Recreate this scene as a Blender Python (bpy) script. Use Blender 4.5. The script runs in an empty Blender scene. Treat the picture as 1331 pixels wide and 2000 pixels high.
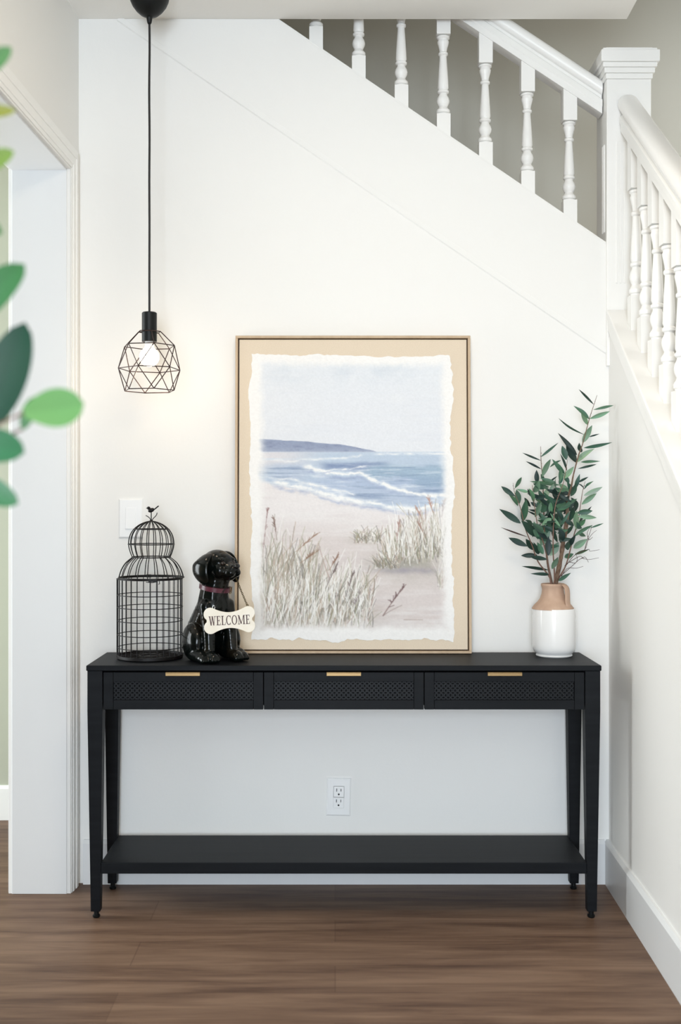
import bpy, bmesh, math, random
import numpy as np
from mathutils import Vector, Matrix
PI = math.pi
sc = bpy.context.scene
COL = sc.collection
F, CX, CY, CZ, CAMY = 2236.0, 655.0, 985.0, 1.29, -3.90

# ---------------------------------------------------------------- camera
cam_d = bpy.data.cameras.new('camera'); cam = bpy.data.objects.new('camera', cam_d); COL.objects.link(cam)
cam.location = (0, CAMY, CZ); cam.rotation_euler = (PI/2, 0, 0)
cam_d.sensor_fit = 'VERTICAL'; cam_d.sensor_height = 36; cam_d.lens = F/2000*36
cam_d.shift_x = (665.5-CX)/2000; cam_d.shift_y = -(1000-CY)/2000
cam_d.clip_start = 0.05
cam_d.dof.use_dof = True; cam_d.dof.focus_distance = 3.70; cam_d.dof.aperture_fstop = 2.7
sc.camera = cam

# ---------------------------------------------------------------- world, exposure, large lights
w = bpy.data.worlds.new('world'); sc.world = w; w.use_nodes = True
bg = w.node_tree.nodes['Background']; bg.inputs['Color'].default_value = (0.8, 0.88, 1, 1); bg.inputs['Strength'].default_value = 0.6
vs = sc.view_settings
vs.view_transform = 'Standard'; vs.look = 'None'; vs.gamma = 1; vs.use_curve_mapping = False; vs.exposure = 0.38

def area(name, loc, rot, sx, sy, power, color):
    l = bpy.data.lights.new(name, 'AREA'); l.shape = 'RECTANGLE'; l.size = sx; l.size_y = sy; l.energy = power; l.color = color
    o = bpy.data.objects.new(name, l); COL.objects.link(o); o.location = loc; o.rotation_euler = rot
    return o
area('window_daylight', (-0.30, -6.42, 1.40), (PI/2, 0, 0), 1.3, 1.9, 152, (0.785, 0.885, 1.0))       # through the window behind the camera
area('ceiling_downlight', (0.15, -1.9, 2.92), (0, 0, 0), 0.5, 0.5, 16, (1.0, 0.82, 0.60))
area('side_room_daylight', (-3.4, -0.25, 1.35), (PI/2, 0, -PI/2), 1.2, 1.9, 74, (0.91, 0.97, 1.0))
area('stairwell_fill', (1.97, 0.25, 2.75), (PI/2, 0, PI/2), 1.2, 1.5, 9.5, (1.0, 0.98, 0.92))  # added fill that brightens the stairwell wall, no window built there

# ---------------------------------------------------------------- helpers
def P(px, py, D):
    return Vector(((px-CX)*D/F, D+CAMY, CZ-(py-CY)*D/F))
def lin(c):
    return tuple((x/12.92 if x <= 0.04045 else ((x+0.055)/1.055)**2.4) for x in c)
def rgb(r, g, b): return lin((r/255, g/255, b/255))

def mat(name, color, rough=0.5, metal=0.0, spec=0.5, noise=None, bump=None, coat=0.0):
    m = bpy.data.materials.new(name); m.use_nodes = True
    nt = m.node_tree; b = nt.nodes['Principled BSDF']
    b.inputs['Base Color'].default_value = (*color, 1); b.inputs['Roughness'].default_value = rough
    b.inputs['Metallic'].default_value = metal; b.inputs['Specular IOR Level'].default_value = spec
    b.inputs['Coat Weight'].default_value = coat
    tc = nt.nodes.new('ShaderNodeTexCoord')
    if noise:                       # (scale vector, color2, detail, lo, hi)
        sv, c2, det, lo, hi = noise
        mp = nt.nodes.new('ShaderNodeMapping'); mp.inputs['Scale'].default_value = sv
        n = nt.nodes.new('ShaderNodeTexNoise'); n.inputs['Scale'].default_value = 1; n.inputs['Detail'].default_value = det
        r = nt.nodes.new('ShaderNodeValToRGB')
        r.color_ramp.elements[0].position = lo; r.color_ramp.elements[0].color = (*color, 1)
        r.color_ramp.elements[1].position = hi; r.color_ramp.elements[1].color = (*c2, 1)
        nt.links.new(tc.outputs['Object'], mp.inputs['Vector']); nt.links.new(mp.outputs[0], n.inputs['Vector'])
        nt.links.new(n.outputs['Fac'], r.inputs['Fac']); nt.links.new(r.outputs[0], b.inputs['Base Color'])
    if bump:                        # (scale vector, strength, distance)
        sv, st, di = bump
        mp = nt.nodes.new('ShaderNodeMapping'); mp.inputs['Scale'].default_value = sv
        n = nt.nodes.new('ShaderNodeTexNoise'); n.inputs['Scale'].default_value = 1; n.inputs['Detail'].default_value = 3
        bp = nt.nodes.new('ShaderNodeBump'); bp.inputs['Strength'].default_value = st; bp.inputs['Distance'].default_value = di
        nt.links.new(tc.outputs['Object'], mp.inputs['Vector']); nt.links.new(mp.outputs[0], n.inputs['Vector'])
        nt.links.new(n.outputs['Fac'], bp.inputs['Height']); nt.links.new(bp.outputs[0], b.inputs['Normal'])
    return m

def attr_mat(name, rough, spec=0.5, weave=None):
    m = bpy.data.materials.new(name); m.use_nodes = True; nt = m.node_tree; b = nt.nodes['Principled BSDF']
    a = nt.nodes.new('ShaderNodeAttribute'); a.attribute_name = 'Col'
    nt.links.new(a.outputs['Color'], b.inputs['Base Color'])
    b.inputs['Roughness'].default_value = rough; b.inputs['Specular IOR Level'].default_value = spec
    return m

M = {}
M['wall'] = mat('wall_paint', (0.835, 0.825, 0.795), 0.6, spec=0.3, bump=((90, 90, 90), 0.12, 0.002))
M['sidewall'] = mat('pale_green_paint', (0.44, 0.45, 0.36), 0.7, spec=0.2, bump=((90, 90, 90), 0.12, 0.002))
M['stairwall'] = mat('shaded_wall_paint', (0.57, 0.555, 0.49), 0.7, spec=0.2, bump=((90, 90, 90), 0.12, 0.002))  # off-white wall paint darkened, the stairwell's shade put into its colour
M['ceiling'] = mat('ceiling_paint', (0.88, 0.865, 0.82), 0.8, spec=0.2, bump=((60, 60, 60), 0.15, 0.003))
M['trim'] = mat('trim_paint', (0.86, 0.85, 0.82), 0.35, spec=0.4)
M['jamb'] = mat('dimmed_cool_trim_paint', (0.75, 0.76, 0.76), 0.35, spec=0.4)  # cooler trim paint, with the jamb's dimness put into its colour
M['plastic'] = mat('white_plastic', (0.86, 0.86, 0.85), 0.3)
M['slot'] = mat('outlet_slot_dark', (0.01, 0.01, 0.012), 0.6)
M['blackwood'] = mat('black_wood', (0.0048, 0.0058, 0.0073), 0.5, spec=0.12, noise=((3, 60, 60), (0.0080, 0.0093, 0.0112), 5, 0.35, 0.7), bump=((4, 110, 110), 0.1, 0.0008))
M['cane'] = mat('black_cane', (0.0050, 0.0060, 0.0075), 0.45, spec=0.2)
M['caneback'] = mat('dark_drawer_backing', (0.0015, 0.0017, 0.002), 0.8, spec=0.1)
M['brass'] = mat('brushed_brass', (0.27, 0.18, 0.085), 0.38, metal=1.0)
M['frame'] = mat('light_oak_frame', (0.54, 0.40, 0.26), 0.5, noise=((40, 40, 6), (0.46, 0.33, 0.205), 4, 0.35, 0.7))
M['shadowgap'] = mat('frame_inner_dark', (0.10, 0.065, 0.04), 0.7)
M['canvas'] = mat('beige_linen', (0.70, 0.59, 0.455), 0.85, spec=0.15, noise=((300, 300, 300), (0.74, 0.63, 0.495), 3, 0.35, 0.65), bump=((700, 700, 700), 0.15, 0.0006))
M['art'] = attr_mat('painted_paper', 0.85, 0.1)
M['wire'] = mat('dark_bronze_wire', (0.0055, 0.0042, 0.0042), 0.5, spec=0.25)
M['lampwire'] = mat('black_copper_wire', (0.030, 0.012, 0.010), 0.4, metal=0.58)
M['lampblack'] = mat('satin_black_plastic', (0.0045, 0.0055, 0.0055), 0.45, spec=0.25)
M['cord'] = mat('black_fabric_cord', (0.012, 0.010, 0.010), 0.7)
M['dog'] = mat('glossy_black_glaze', (0.0022, 0.0034, 0.0030), 0.17, spec=0.26, noise=((14, 14, 14), (0.020, 0.013, 0.007), 3, 0.52, 0.78))
M['dognose'] = mat('black_nose_glaze', (0.004, 0.004, 0.004), 0.1)
M['dogeye'] = mat('brown_glass_eye', (0.02, 0.012, 0.008), 0.05)
M['collar'] = mat('burgundy_leather', (0.085, 0.018, 0.03), 0.3)
M['sign'] = mat('ivory_painted_wood', (0.82, 0.76, 0.64), 0.5, noise=((30, 30, 30), (0.86, 0.81, 0.71), 2, 0.4, 0.7))
M['letter'] = mat('dark_brown_lettering', (0.06, 0.018, 0.02), 0.6)
M['chain'] = mat('antique_brass_chain', (0.10, 0.07, 0.03), 0.4, metal=0.9)
M['glaze'] = mat('white_gloss_glaze', (0.83, 0.82, 0.80), 0.12, coat=0.3)
M['terracotta'] = mat('pale_terracotta', (0.50, 0.345, 0.25), 0.75, noise=((30, 30, 14), (0.42, 0.275, 0.195), 5, 0.35, 0.7), bump=((90, 90, 60), 0.2, 0.001))
M['leaf'] = attr_mat('olive_leaf', 0.5, 0.35)
M['bark'] = mat('rough_brown_bark', (0.10, 0.055, 0.035), 0.85, noise=((160, 160, 90), (0.20, 0.13, 0.085), 5, 0.35, 0.65), bump=((240, 240, 160), 0.8, 0.002))
M['twig'] = mat('thin_brown_twig', (0.07, 0.035, 0.03), 0.7)
M['redtwig'] = mat('reddish_green_stem', (0.16, 0.085, 0.06), 0.6)
M['bigleaf'] = attr_mat('broad_leaf', 0.45, 0.4)
M['pot'] = mat('grey_clay_pot', (0.35, 0.34, 0.32), 0.7)
M['soil'] = mat('potting_soil', (0.04, 0.028, 0.02), 0.95)

def floor_mat():
    m = bpy.data.materials.new('oak_plank_floor'); m.use_nodes = True; nt = m.node_tree; b = nt.nodes['Principled BSDF']
    N = nt.nodes.new; L = nt.links.new
    tc = N('ShaderNodeTexCoord')
    br = N('ShaderNodeTexBrick'); br.offset = 0.37; br.offset_frequency = 2
    for k, v in (('Scale', 1.0), ('Mortar Size', 0.0022), ('Mortar Smooth', 0.3), ('Brick Width', 1.55), ('Row Height', 0.175), ('Bias', 0.0)):
        br.inputs[k].default_value = v
    br.inputs['Color1'].default_value = (0.0, 0, 0, 1); br.inputs['Color2'].default_value = (1, 1, 1, 1); br.inputs['Mortar'].default_value = (0.5, 0.5, 0.5, 1)
    L(tc.outputs['Object'], br.inputs['Vector'])
    mp = N('ShaderNodeMapping'); mp.inputs['Scale'].default_value = (1.6, 17, 1); L(tc.outputs['Object'], mp.inputs['Vector'])
    n1 = N('ShaderNodeTexNoise'); n1.inputs['Scale'].default_value = 1.0; n1.inputs['Detail'].default_value = 6; n1.inputs['Roughness'].default_value = 0.6
    n1.inputs['Distortion'].default_value = 0.4
    L(mp.outputs[0], n1.inputs['Vector'])
    mp2 = N('ShaderNodeMapping'); mp2.inputs['Scale'].default_value = (8, 160, 1); L(tc.outputs['Object'], mp2.inputs['Vector'])
    n2 = N('ShaderNodeTexNoise'); n2.inputs['Scale'].default_value = 1.0; n2.inputs['Detail'].default_value = 4; L(mp2.outputs[0], n2.inputs['Vector'])
    r = N('ShaderNodeValToRGB'); e = r.color_ramp.elements
    e[0].position = 0.33; e[0].color = (0.085, 0.047, 0.031, 1); e[1].position = 0.68; e[1].color = (0.215, 0.136, 0.091, 1)
    mid = r.color_ramp.elements.new(0.5); mid.color = (0.150, 0.090, 0.059, 1)
    add = N('ShaderNodeMath'); add.operation = 'MULTIPLY_ADD'; add.inputs[1].default_value = 0.22; L(n2.outputs['Fac'], add.inputs[0]); 
    sub = N('ShaderNodeMath'); sub.operation = 'MULTIPLY_ADD'; sub.inputs[1].default_value = 0.95; sub.inputs[2].default_value = -0.085; L(n1.outputs['Fac'], sub.inputs[0])
    L(sub.outputs[0], add.inputs[2])
    bw = N('ShaderNodeMath'); bw.operation = 'MULTIPLY_ADD'; bw.inputs[1].default_value = 0.10; L(br.outputs['Color'], bw.inputs[0]); L(add.outputs[0], bw.inputs[2])
    sb = N('ShaderNodeMath'); sb.operation = 'SUBTRACT'; sb.inputs[1].default_value = 0.05; L(bw.outputs[0], sb.inputs[0])
    L(sb.outputs[0], r.inputs['Fac'])
    mx = N('ShaderNodeMix'); mx.data_type = 'RGBA'; mx.inputs[7].default_value = (0.09, 0.05, 0.032, 1)
    mf = N('ShaderNodeMath'); mf.operation = 'MULTIPLY'; mf.inputs[1].default_value = 0.4; L(br.outputs['Fac'], mf.inputs[0])
    L(mf.outputs[0], mx.inputs[0]); L(r.outputs[0], mx.inputs[6]); L(mx.outputs[2], b.inputs['Base Color'])
    b.inputs['Roughness'].default_value = 0.5; b.inputs['Specular IOR Level'].default_value = 0.2
    bp = N('ShaderNodeBump'); bp.inputs['Strength'].default_value = 0.15; bp.inputs['Distance'].default_value = 0.002
    L(n2.outputs['Fac'], bp.inputs['Height']); L(bp.outputs[0], b.inputs['Normal'])
    return m
M['floor'] = floor_mat()

def link(name, bm, m, parent=None, smooth=False, bevel=0.0, loc=None):
    me = bpy.data.meshes.new(name)
    bmesh.ops.recalc_face_normals(bm, faces=bm.faces)
    bm.to_mesh(me); bm.free()
    o = bpy.data.objects.new(name, me); COL.objects.link(o)
    for mm in (m if isinstance(m, (list, tuple)) else [m]):
        me.materials.append(mm)
    if smooth:
        for p in me.polygons: p.use_smooth = True
        me.set_sharp_from_angle(angle=math.radians(40 if smooth is True else smooth))
    if bevel:
        b = o.modifiers.new('bevel', 'BEVEL'); b.width = bevel; b.segments = 2; b.limit_method = 'ANGLE'; b.angle_limit = math.radians(40)
    if parent is not None: o.parent = parent
    if loc is not None: o.location = loc
    return o
def thing(name, label, cat, loc=(0, 0, 0), rot=(0, 0, 0), group=None):
    o = bpy.data.objects.new(name, None); COL.objects.link(o); o.empty_display_size = 0.05
    o.location = loc; o.rotation_euler = rot; o['label'] = label; o['category'] = cat
    if group: o['group'] = group
    return o
def struct(o, label=None):
    o['kind'] = 'structure'
    if label: o['label'] = label; 
    return o
def box(bm, x0, x1, y0, y1, z0, z1, mi=0):
    v = [bm.verts.new(p) for p in ((x0,y0,z0),(x1,y0,z0),(x1,y1,z0),(x0,y1,z0),(x0,y0,z1),(x1,y0,z1),(x1,y1,z1),(x0,y1,z1))]
    fs = [bm.faces.new([v[i] for i in f]) for f in ((0,1,2,3),(4,5,6,7),(0,1,5,4),(1,2,6,5),(2,3,7,6),(3,0,4,7))]
    for f in fs: f.material_index = mi
    return v
def boxm(*a):
    bm = bmesh.new(); box(bm, *a); return bm
def prism(bm, pts, vec):
    """polygon pts (3D) extruded by vec"""
    vec = Vector(vec)
    a = [bm.verts.new(p) for p in pts]; b = [bm.verts.new(Vector(p)+vec) for p in pts]
    bm.faces.new(a); bm.faces.new(b[::-1]); n = len(a)
    for i in range(n): bm.faces.new((a[i], a[(i+1) % n], b[(i+1) % n], b[i]))
def frustum(bm, c0, hx0, hy0, c1, hx1, hy1):
    v = []
    for c, hx, hy in ((c0, hx0, hy0), (c1, hx1, hy1)):
        for sx, sy in ((-1,-1),(1,-1),(1,1),(-1,1)): v.append(bm.verts.new((c[0]+sx*hx, c[1]+sy*hy, c[2])))
    for f in ((0,1,2,3),(4,5,6,7),(0,1,5,4),(1,2,6,5),(2,3,7,6),(3,0,4,7)): bm.faces.new([v[i] for i in f])
def lathe(bm, prof, n=32, c=(0,0), close=True):
    rings = []
    for r, z in prof:
        if r < 1e-6: rings.append([bm.verts.new((c[0], c[1], z))])
        else: rings.append([bm.verts.new((c[0]+r*math.cos(2*PI*k/n), c[1]+r*math.sin(2*PI*k/n), z)) for k in range(n)])
    for a, b in zip(rings, rings[1:]):
        for k in range(n):
            q = [a[k % len(a)], a[(k+1) % len(a)], b[(k+1) % len(b)], b[k % len(b)]]
            u = []
            for x in q:
                if x not in u: u.append(x)
            if len(u) > 2: bm.faces.new(u)
    if close:
        for rg in (rings[0], rings[-1]):
            if len(rg) > 2: bm.faces.new(rg)
def tube(bm, pts, rad, n=8, closed=False):
    pts = [Vector(p) for p in pts]; m = len(pts)
    rads = rad if isinstance(rad, (list, tuple)) else [rad]*m
    up = None; rings = []
    for i in range(m):
        if closed: t = pts[(i+1) % m]-pts[i-1]
        else: t = pts[min(i+1, m-1)]-pts[max(i-1, 0)]
        t.normalize()
        if up is None:
            up = Vector((0,0,1)) if abs(t.z) < 0.9 else Vector((1,0,0))
        up = up - t*up.dot(t)
        if up.length < 1e-4: up = t.orthogonal()
        up.normalize(); s = t.cross(up)
        rings.append([bm.verts.new(pts[i]+(up*math.cos(2*PI*k/n)+s*math.sin(2*PI*k/n))*rads[i]) for k in range(n)])
    for i in range(m if closed else m-1):
        a, b = rings[i], rings[(i+1) % m]
        off = 0
        if closed and i == m-1:
            off = min(range(n), key=lambda o: (a[0].co-b[o].co).length)
        for k in range(n): bm.faces.new((a[k], a[(k+1) % n], b[(k+1+off) % n], b[(k+off) % n]))
    if not closed:
        bm.faces.new(rings[0]); bm.faces.new(rings[-1])
def ring(bm, c, r, rad, n=40, m=6, tilt=None):
    pts = [Vector((r*math.cos(2*PI*k/n), r*math.sin(2*PI*k/n), 0)) for k in range(n)]
    if tilt: pts = [tilt @ p for p in pts]
    tube(bm, [Vector(c)+p for p in pts], rad, m, True)
def spline(pts, k=6):
    pts = [Vector(p) for p in pts]; out = []
    for i in range(len(pts)-1):
        p0 = pts[max(i-1,0)]; p1 = pts[i]; p2 = pts[i+1]; p3 = pts[min(i+2,len(pts)-1)]
        for j in range(k):
            t = j/k
            out.append(0.5*((2*p1)+(p2-p0)*t+(2*p0-5*p1+4*p2-p3)*t*t+(3*p1-p0-3*p2+p3)*t**3))
    out.append(pts[-1]); return out
def ellipsoid(bm, c, r, rot=None, sub=3):
    mt = Matrix.Translation(c)
    if rot is not None: mt = mt @ rot.to_4x4()
    mt = mt @ Matrix.Diagonal((*r, 1))
    bmesh.ops.create_icosphere(bm, subdivisions=sub, radius=1, matrix=mt)

# ================================================================ SETTING
CEIL = 2.943
SR = 0.0272; SL = 0.0288
def xr(y): return 0.933 + SR*y          # right wall's room face (y<=0)
def xl(y): return -0.874 + SL*y         # left wall's room face
FRONT = -6.5; FARY = 1.12

bm = bmesh.new(); box(bm, -3.6, 2.1, FRONT-0.1, 1.25, -0.1, 0)
struct(link('floor', bm, M['floor']), 'brown oak plank floor')

# back wall with its sloped top (the closed side of the upper stair flight)
XT, XB, ZB = -0.192, 0.924, 2.185
bm = bmesh.new()
prism(bm, [(-1.083,0,0),(0.933,0,0),(0.933,0,ZB-0.008),(XT,0,CEIL),(-1.083,0,CEIL)], (0,0.12,0))
struct(link('wall_back', bm, M['wall']), 'white wall behind the console table, cut off along the stair slope')
# skirt panel with its bead along the stairs
bm = bmesh.new()
A, B = (-0.745, 2.937), (0.931, 1.795)
prism(bm, [(A[0],0,A[1]),(B[0],0,B[1]),(0.931,0,ZB-0.012),(XT-0.008,0,2.941)], (0,-0.0022,0))
d = Vector((B[0]-A[0],0,B[1]-A[1])).normalized(); nrm = Vector((d.z,0,-d.x))
a0 = Vector((A[0],0,A[1])); b0 = Vector((B[0],0,B[1]))
prism(bm, [a0-nrm*0.002, b0-nrm*0.002, b0-nrm*0.020, a0-nrm*0.020], (0,-0.0048,0))
struct(link('trim_1', bm, M['wall'], bevel=0.0012), 'faint sloping skirt moulding on the white wall under the stairs')
# baseboards
def baseboard_profile(bm, p0, p1, n, h=0.15, t=0.016):
    p0 = Vector(p0); p1 = Vector(p1); n = Vector(n)
    prof = [(0,0),(t,0),(t,h-0.012),(t*0.45,h),(0,h)]
    prism(bm, [p0+n*a+Vector((0,0,z)) for a, z in prof], p1-p0)
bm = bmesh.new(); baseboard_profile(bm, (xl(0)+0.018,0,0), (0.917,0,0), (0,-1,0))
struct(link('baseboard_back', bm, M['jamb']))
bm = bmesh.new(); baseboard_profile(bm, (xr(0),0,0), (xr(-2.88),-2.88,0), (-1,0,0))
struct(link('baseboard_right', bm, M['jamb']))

# right knee wall of the lower flight, sloping down towards the camera
KS = 0.675; KZ = 1.935
bm = bmesh.new()
yb = -KZ/KS
prism(bm, [(xr(0),0,0),(xr(yb),yb,0.0),(xr(yb),yb,0.02),(xr(0),0,KZ)], (0.125,0,0))
bm2 = bm
struct(link('wall_right', bm2, M['wall']), 'white sloping knee wall on the right beside the stairs')
bm = bmesh.new()
q = -2.85
prism(bm, [(xr(0)-0.012,-0.018,KZ-0.018*KS),(xr(q)-0.012,q,KZ+q*KS),(xr(q)-0.012,q,KZ+q*KS+0.028),(xr(0)-0.012,-0.018,KZ-0.018*KS+0.028)], (0.15,0,0))
struct(link('trim_2', bm, M['trim'], bevel=0.004), 'white cap board sloping along the right knee wall')
# small moulding under the cap
bm = bmesh.new()
prism(bm, [(xr(0)-0.007,-0.002,KZ-0.045),(xr(q)-0.007,q,KZ+q*KS-0.045),(xr(q)-0.007,q,KZ+q*KS-0.002),(xr(0)-0.007,-0.002,KZ-0.002)], (0.006,0,0))
struct(link('trim_3', bm, M['trim']), 'thin moulding under the sloping cap board')

# left wall with a cased opening into the side room
OY, OZ, OF = -0.105, 2.402, -3.2
bm = bmesh.new(); T = -0.206
def lw(y, z): return (xl(y), y, z)
prism(bm, [lw(0,0),lw(OY,0),lw(OY,CEIL),lw(0,CEIL)], (T,0,0))
prism(bm, [lw(OY,OZ),lw(OF,OZ),lw(OF,CEIL),lw(OY,CEIL)], (T,0,0))
prism(bm, [lw(OF,0),lw(FRONT,0),lw(FRONT,CEIL),lw(OF,CEIL)], (T,0,0))
struct(link('wall_left', bm, M['wall']), 'cream wall on the left with the cased opening')
# casing, on both faces, stepped profile
bm = bmesh.new(); CW = 0.083
for side in (0, 1):
    for (i0, i1, th) in ((0.006, CW, 0.003), (0.020, CW-0.004, 0.0055), (0.048, CW-0.010, 0.008)):
        off = Vector((0,0,0)) if side == 0 else Vector((T,0,0))
        vec = (th,0,0) if side == 0 else (-th,0,0)
        prism(bm, [Vector(lw(OY+i0,0))+off, Vector(lw(OY+i1,0))+off, Vector(lw(OY+i1,OZ+i1))+off, Vector(lw(OY+i0,OZ+i0))+off], vec)
        prism(bm, [Vector(lw(OY+i0,OZ+i0))+off, Vector(lw(OY+i1,OZ+i1))+off, Vector(lw(OF,OZ+i1))+off, Vector(lw(OF,OZ+i0))+off], vec)
struct(link('trim_4', bm, M['trim'], bevel=0.002), 'white casing around the opening on the left')
# jamb lining
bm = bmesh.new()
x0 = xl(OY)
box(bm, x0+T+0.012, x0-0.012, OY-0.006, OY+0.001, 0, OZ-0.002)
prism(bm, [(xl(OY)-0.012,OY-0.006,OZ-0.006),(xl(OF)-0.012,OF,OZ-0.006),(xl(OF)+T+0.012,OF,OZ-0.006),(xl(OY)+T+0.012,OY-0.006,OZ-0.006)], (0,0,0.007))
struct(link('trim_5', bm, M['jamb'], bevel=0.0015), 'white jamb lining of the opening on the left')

# side room beyond the opening
SRY = 0.79
bm = bmesh.new(); box(bm, -3.6, -1.09, SRY, SRY+0.1, 0, CEIL)
struct(link('wall_side', bm, M['sidewall']), 'pale wall of the room beyond the opening')
bm = bmesh.new(); box(bm, -1.08, -1.0, 0.121, SRY+0.1, 0, CEIL); box(bm, -3.7, -3.6, FRONT, SRY, 0, CEIL)
struct(link('wall_sideroom', bm, M['sidewall']))
bm = bmesh.new(); baseboard_profile(bm, (-3.6,SRY,0), (-1.09,SRY,0), (0,-1,0), 0.14)
struct(link('baseboard_side', bm, M['trim']))

# ceiling slab of the hall; open over the stairs
CE = 0.994
bm = bmesh.new()
prism(bm, [(-3.7,0.0,CEIL),(CE,0.0,CEIL),(CE+SR*FRONT,FRONT,CEIL),(-3.7,FRONT,CEIL)], (0,0,0.26))
box(bm, -3.7, -0.96, 0.002, 1.0, CEIL, CEIL+0.26)
struct(link('ceiling', bm, M['ceiling']), 'off-white ceiling ending in an edge at the stairwell')

# stairwell shell
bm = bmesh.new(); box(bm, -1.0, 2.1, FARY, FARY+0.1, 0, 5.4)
struct(link('wall_far', bm, M['stairwall']), 'off-white wall behind the stair railing, coloured as in shade')
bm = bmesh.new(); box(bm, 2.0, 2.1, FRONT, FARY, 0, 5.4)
struct(link('wall_stairs', bm, M['stairwall']), 'off-white wall on the far side of the lower stairs, coloured as in shade')
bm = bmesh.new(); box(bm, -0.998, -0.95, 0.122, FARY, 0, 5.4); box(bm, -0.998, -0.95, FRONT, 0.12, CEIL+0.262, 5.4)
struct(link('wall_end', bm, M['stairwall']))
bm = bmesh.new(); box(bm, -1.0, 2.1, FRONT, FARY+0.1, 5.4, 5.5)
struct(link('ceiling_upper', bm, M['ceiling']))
# front wall behind the camera, with its window opening
bm = bmesh.new(); wx0, wx1, wz0, wz1 = -0.95, 0.85, 0.35, 2.35
for b_ in ((-3.7, wx0, 0, 5.4), (wx1, 2.1, 0, 5.4), (wx0, wx1, 0, wz0), (wx0, wx1, wz1, 5.4)):
    box(bm, b_[0], b_[1], FRONT-0.12, FRONT, b_[2], b_[3])
struct(link('wall_front', bm, M['wall']))
# stairs: lower flight climbs away from the camera, landing, upper flight climbs to the left
bm = bmesh.new(); LZ, RI, TR = 1.76, 0.18, 0.266
for k in range(9):
    z = LZ-RI*(k+1)
    box(bm, 1.08, 1.99, -TR*(k+1), -TR*k, max(0, z-0.25), z)
box(bm, 1.08, 1.99, 0, FARY-0.01, LZ-0.2, LZ)
for k in range(7):
    z = LZ+RI*(k+1)
    box(bm, 0.9-TR*(k+1), 0.9-TR*k, 0.13, FARY-0.01, z-0.25, z)
struct(link('trim_6', bm, M['floor']), 'wooden stair treads')

# ================================================================ STAIR RAILINGS
def baluster_mesh():
    bm = bmesh.new(); a = 0.0235
    box(bm, -a, a, -a, a, -0.03, 0.088)
    lathe(bm, [(a*.80,.088),(a*.80,.092),(a*.98,.095),(a*1.0,.104),(a*.70,.112),(a*.62,.117),(a*.72,.121),(a*.90,.130),(a*.95,.138),(a*.84,.148),(a*.60,.157),
               (a*.58,.161),(a*.84,.165),(a*.84,.171),(a*.66,.175),(a*.80,.182),(a*.76,.205),(a*.62,.255),(a*.52,.287),(a*.50,.292),(a*.70,.296),(a*.70,.302),(a*.52,.306),
               (a*.58,.316),(a*.72,.328),(a*.84,.338),(a*.86,.342),(a*.76,.346),(a*.76,.350),(a*.95,.353),(a*.95,.358),(a*.70,.362)], 24)
    box(bm, -a, a, -a, a, 0.362, 0.505)
    return bm
ZSLOPE = -0.681
UY = 0.06
base = thing('stair_railing', 'white railing of the upper stair flight, cut off by the ceiling above the painting', 'railing', (XB, UY, ZB))
bal0 = None
def zrail(x): return ZB + ZSLOPE*(x-XB)
for px in (1112, 1030, 948, 866, 784, 701, 618):
    x = (px-CX)*3.96/F
    z = zrail(x)
    if bal0 is None:
        bal0 = link('baluster', baluster_mesh(), M['trim'], base, smooth=True); o = bal0
    else:
        o = bal0.copy(); COL.objects.link(o)
    o.location = (x-XB, 0, z-ZB-0.013)
def rail_sections():
    # handrail cross sections (across, up): rounded grip and fillet below
    grip = [(-.024,.060),(-.033,.068),(-.037,.080),(-.034,.095),(-.024,.107),(-.010,.113),(.010,.113),(.024,.107),(.034,.095),(.037,.080),(.033,.068),(.024,.060)]
    fil = [(-.028,0),(-.028,.020),(-.031,.024),(-.031,.044),(-.022,.050),(-.022,.062),(.022,.062),(.022,.050),(.031,.044),(.031,.024),(.028,.020),(.028,0)]
    return grip, fil
grip, fil = rail_sections()
xe, xs = 0.918, -0.62
def rz(x): return 2.632-0.664*(x-0.918)
bm = bmesh.new()
prism(bm, [(xe-XB, a, rz(xe)-ZB+u*1.08) for a, u in grip], (xs-xe, 0, rz(xs)-rz(xe)))
link('handrail', bm, M['trim'], base, smooth=50)
bm = bmesh.new()
prism(bm, [(xe-XB, a, rz(xe)-ZB+u*1.08) for a, u in fil], (xs-xe, 0, rz(xs)-rz(xe)))
link('rail_fillet', bm, M['trim'], base)

# lower flight railing on the right
xm = 0.996
low = thing('stair_railing', 'white railing on the right, sloping down towards the viewer above the knee wall', 'railing', (xm, 0, KZ+0.028))
bd = 0.13
for k in range(11):
    y = -0.130 - 0.136*k
    o = bal0.copy(); COL.objects.link(o); o.parent = low
    o.location = (SR*y, y, KS*y-0.012)
    o.scale.z = 1.28
def rail2(sec, base_h):
    bm = bmesh.new(); y0, y1 = -0.021, -1.62
    prism(bm, [(SR*y0+a, y0, KS*y0+base_h+u*1.1) for a, u in sec], (SR*(y1-y0), y1-y0, KS*(y1-y0)))
    return bm
link('handrail', rail2(grip, 0.605), M['trim'], low, smooth=50)
link('rail_fillet', rail2(fil, 0.605), M['trim'], low)

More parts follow.
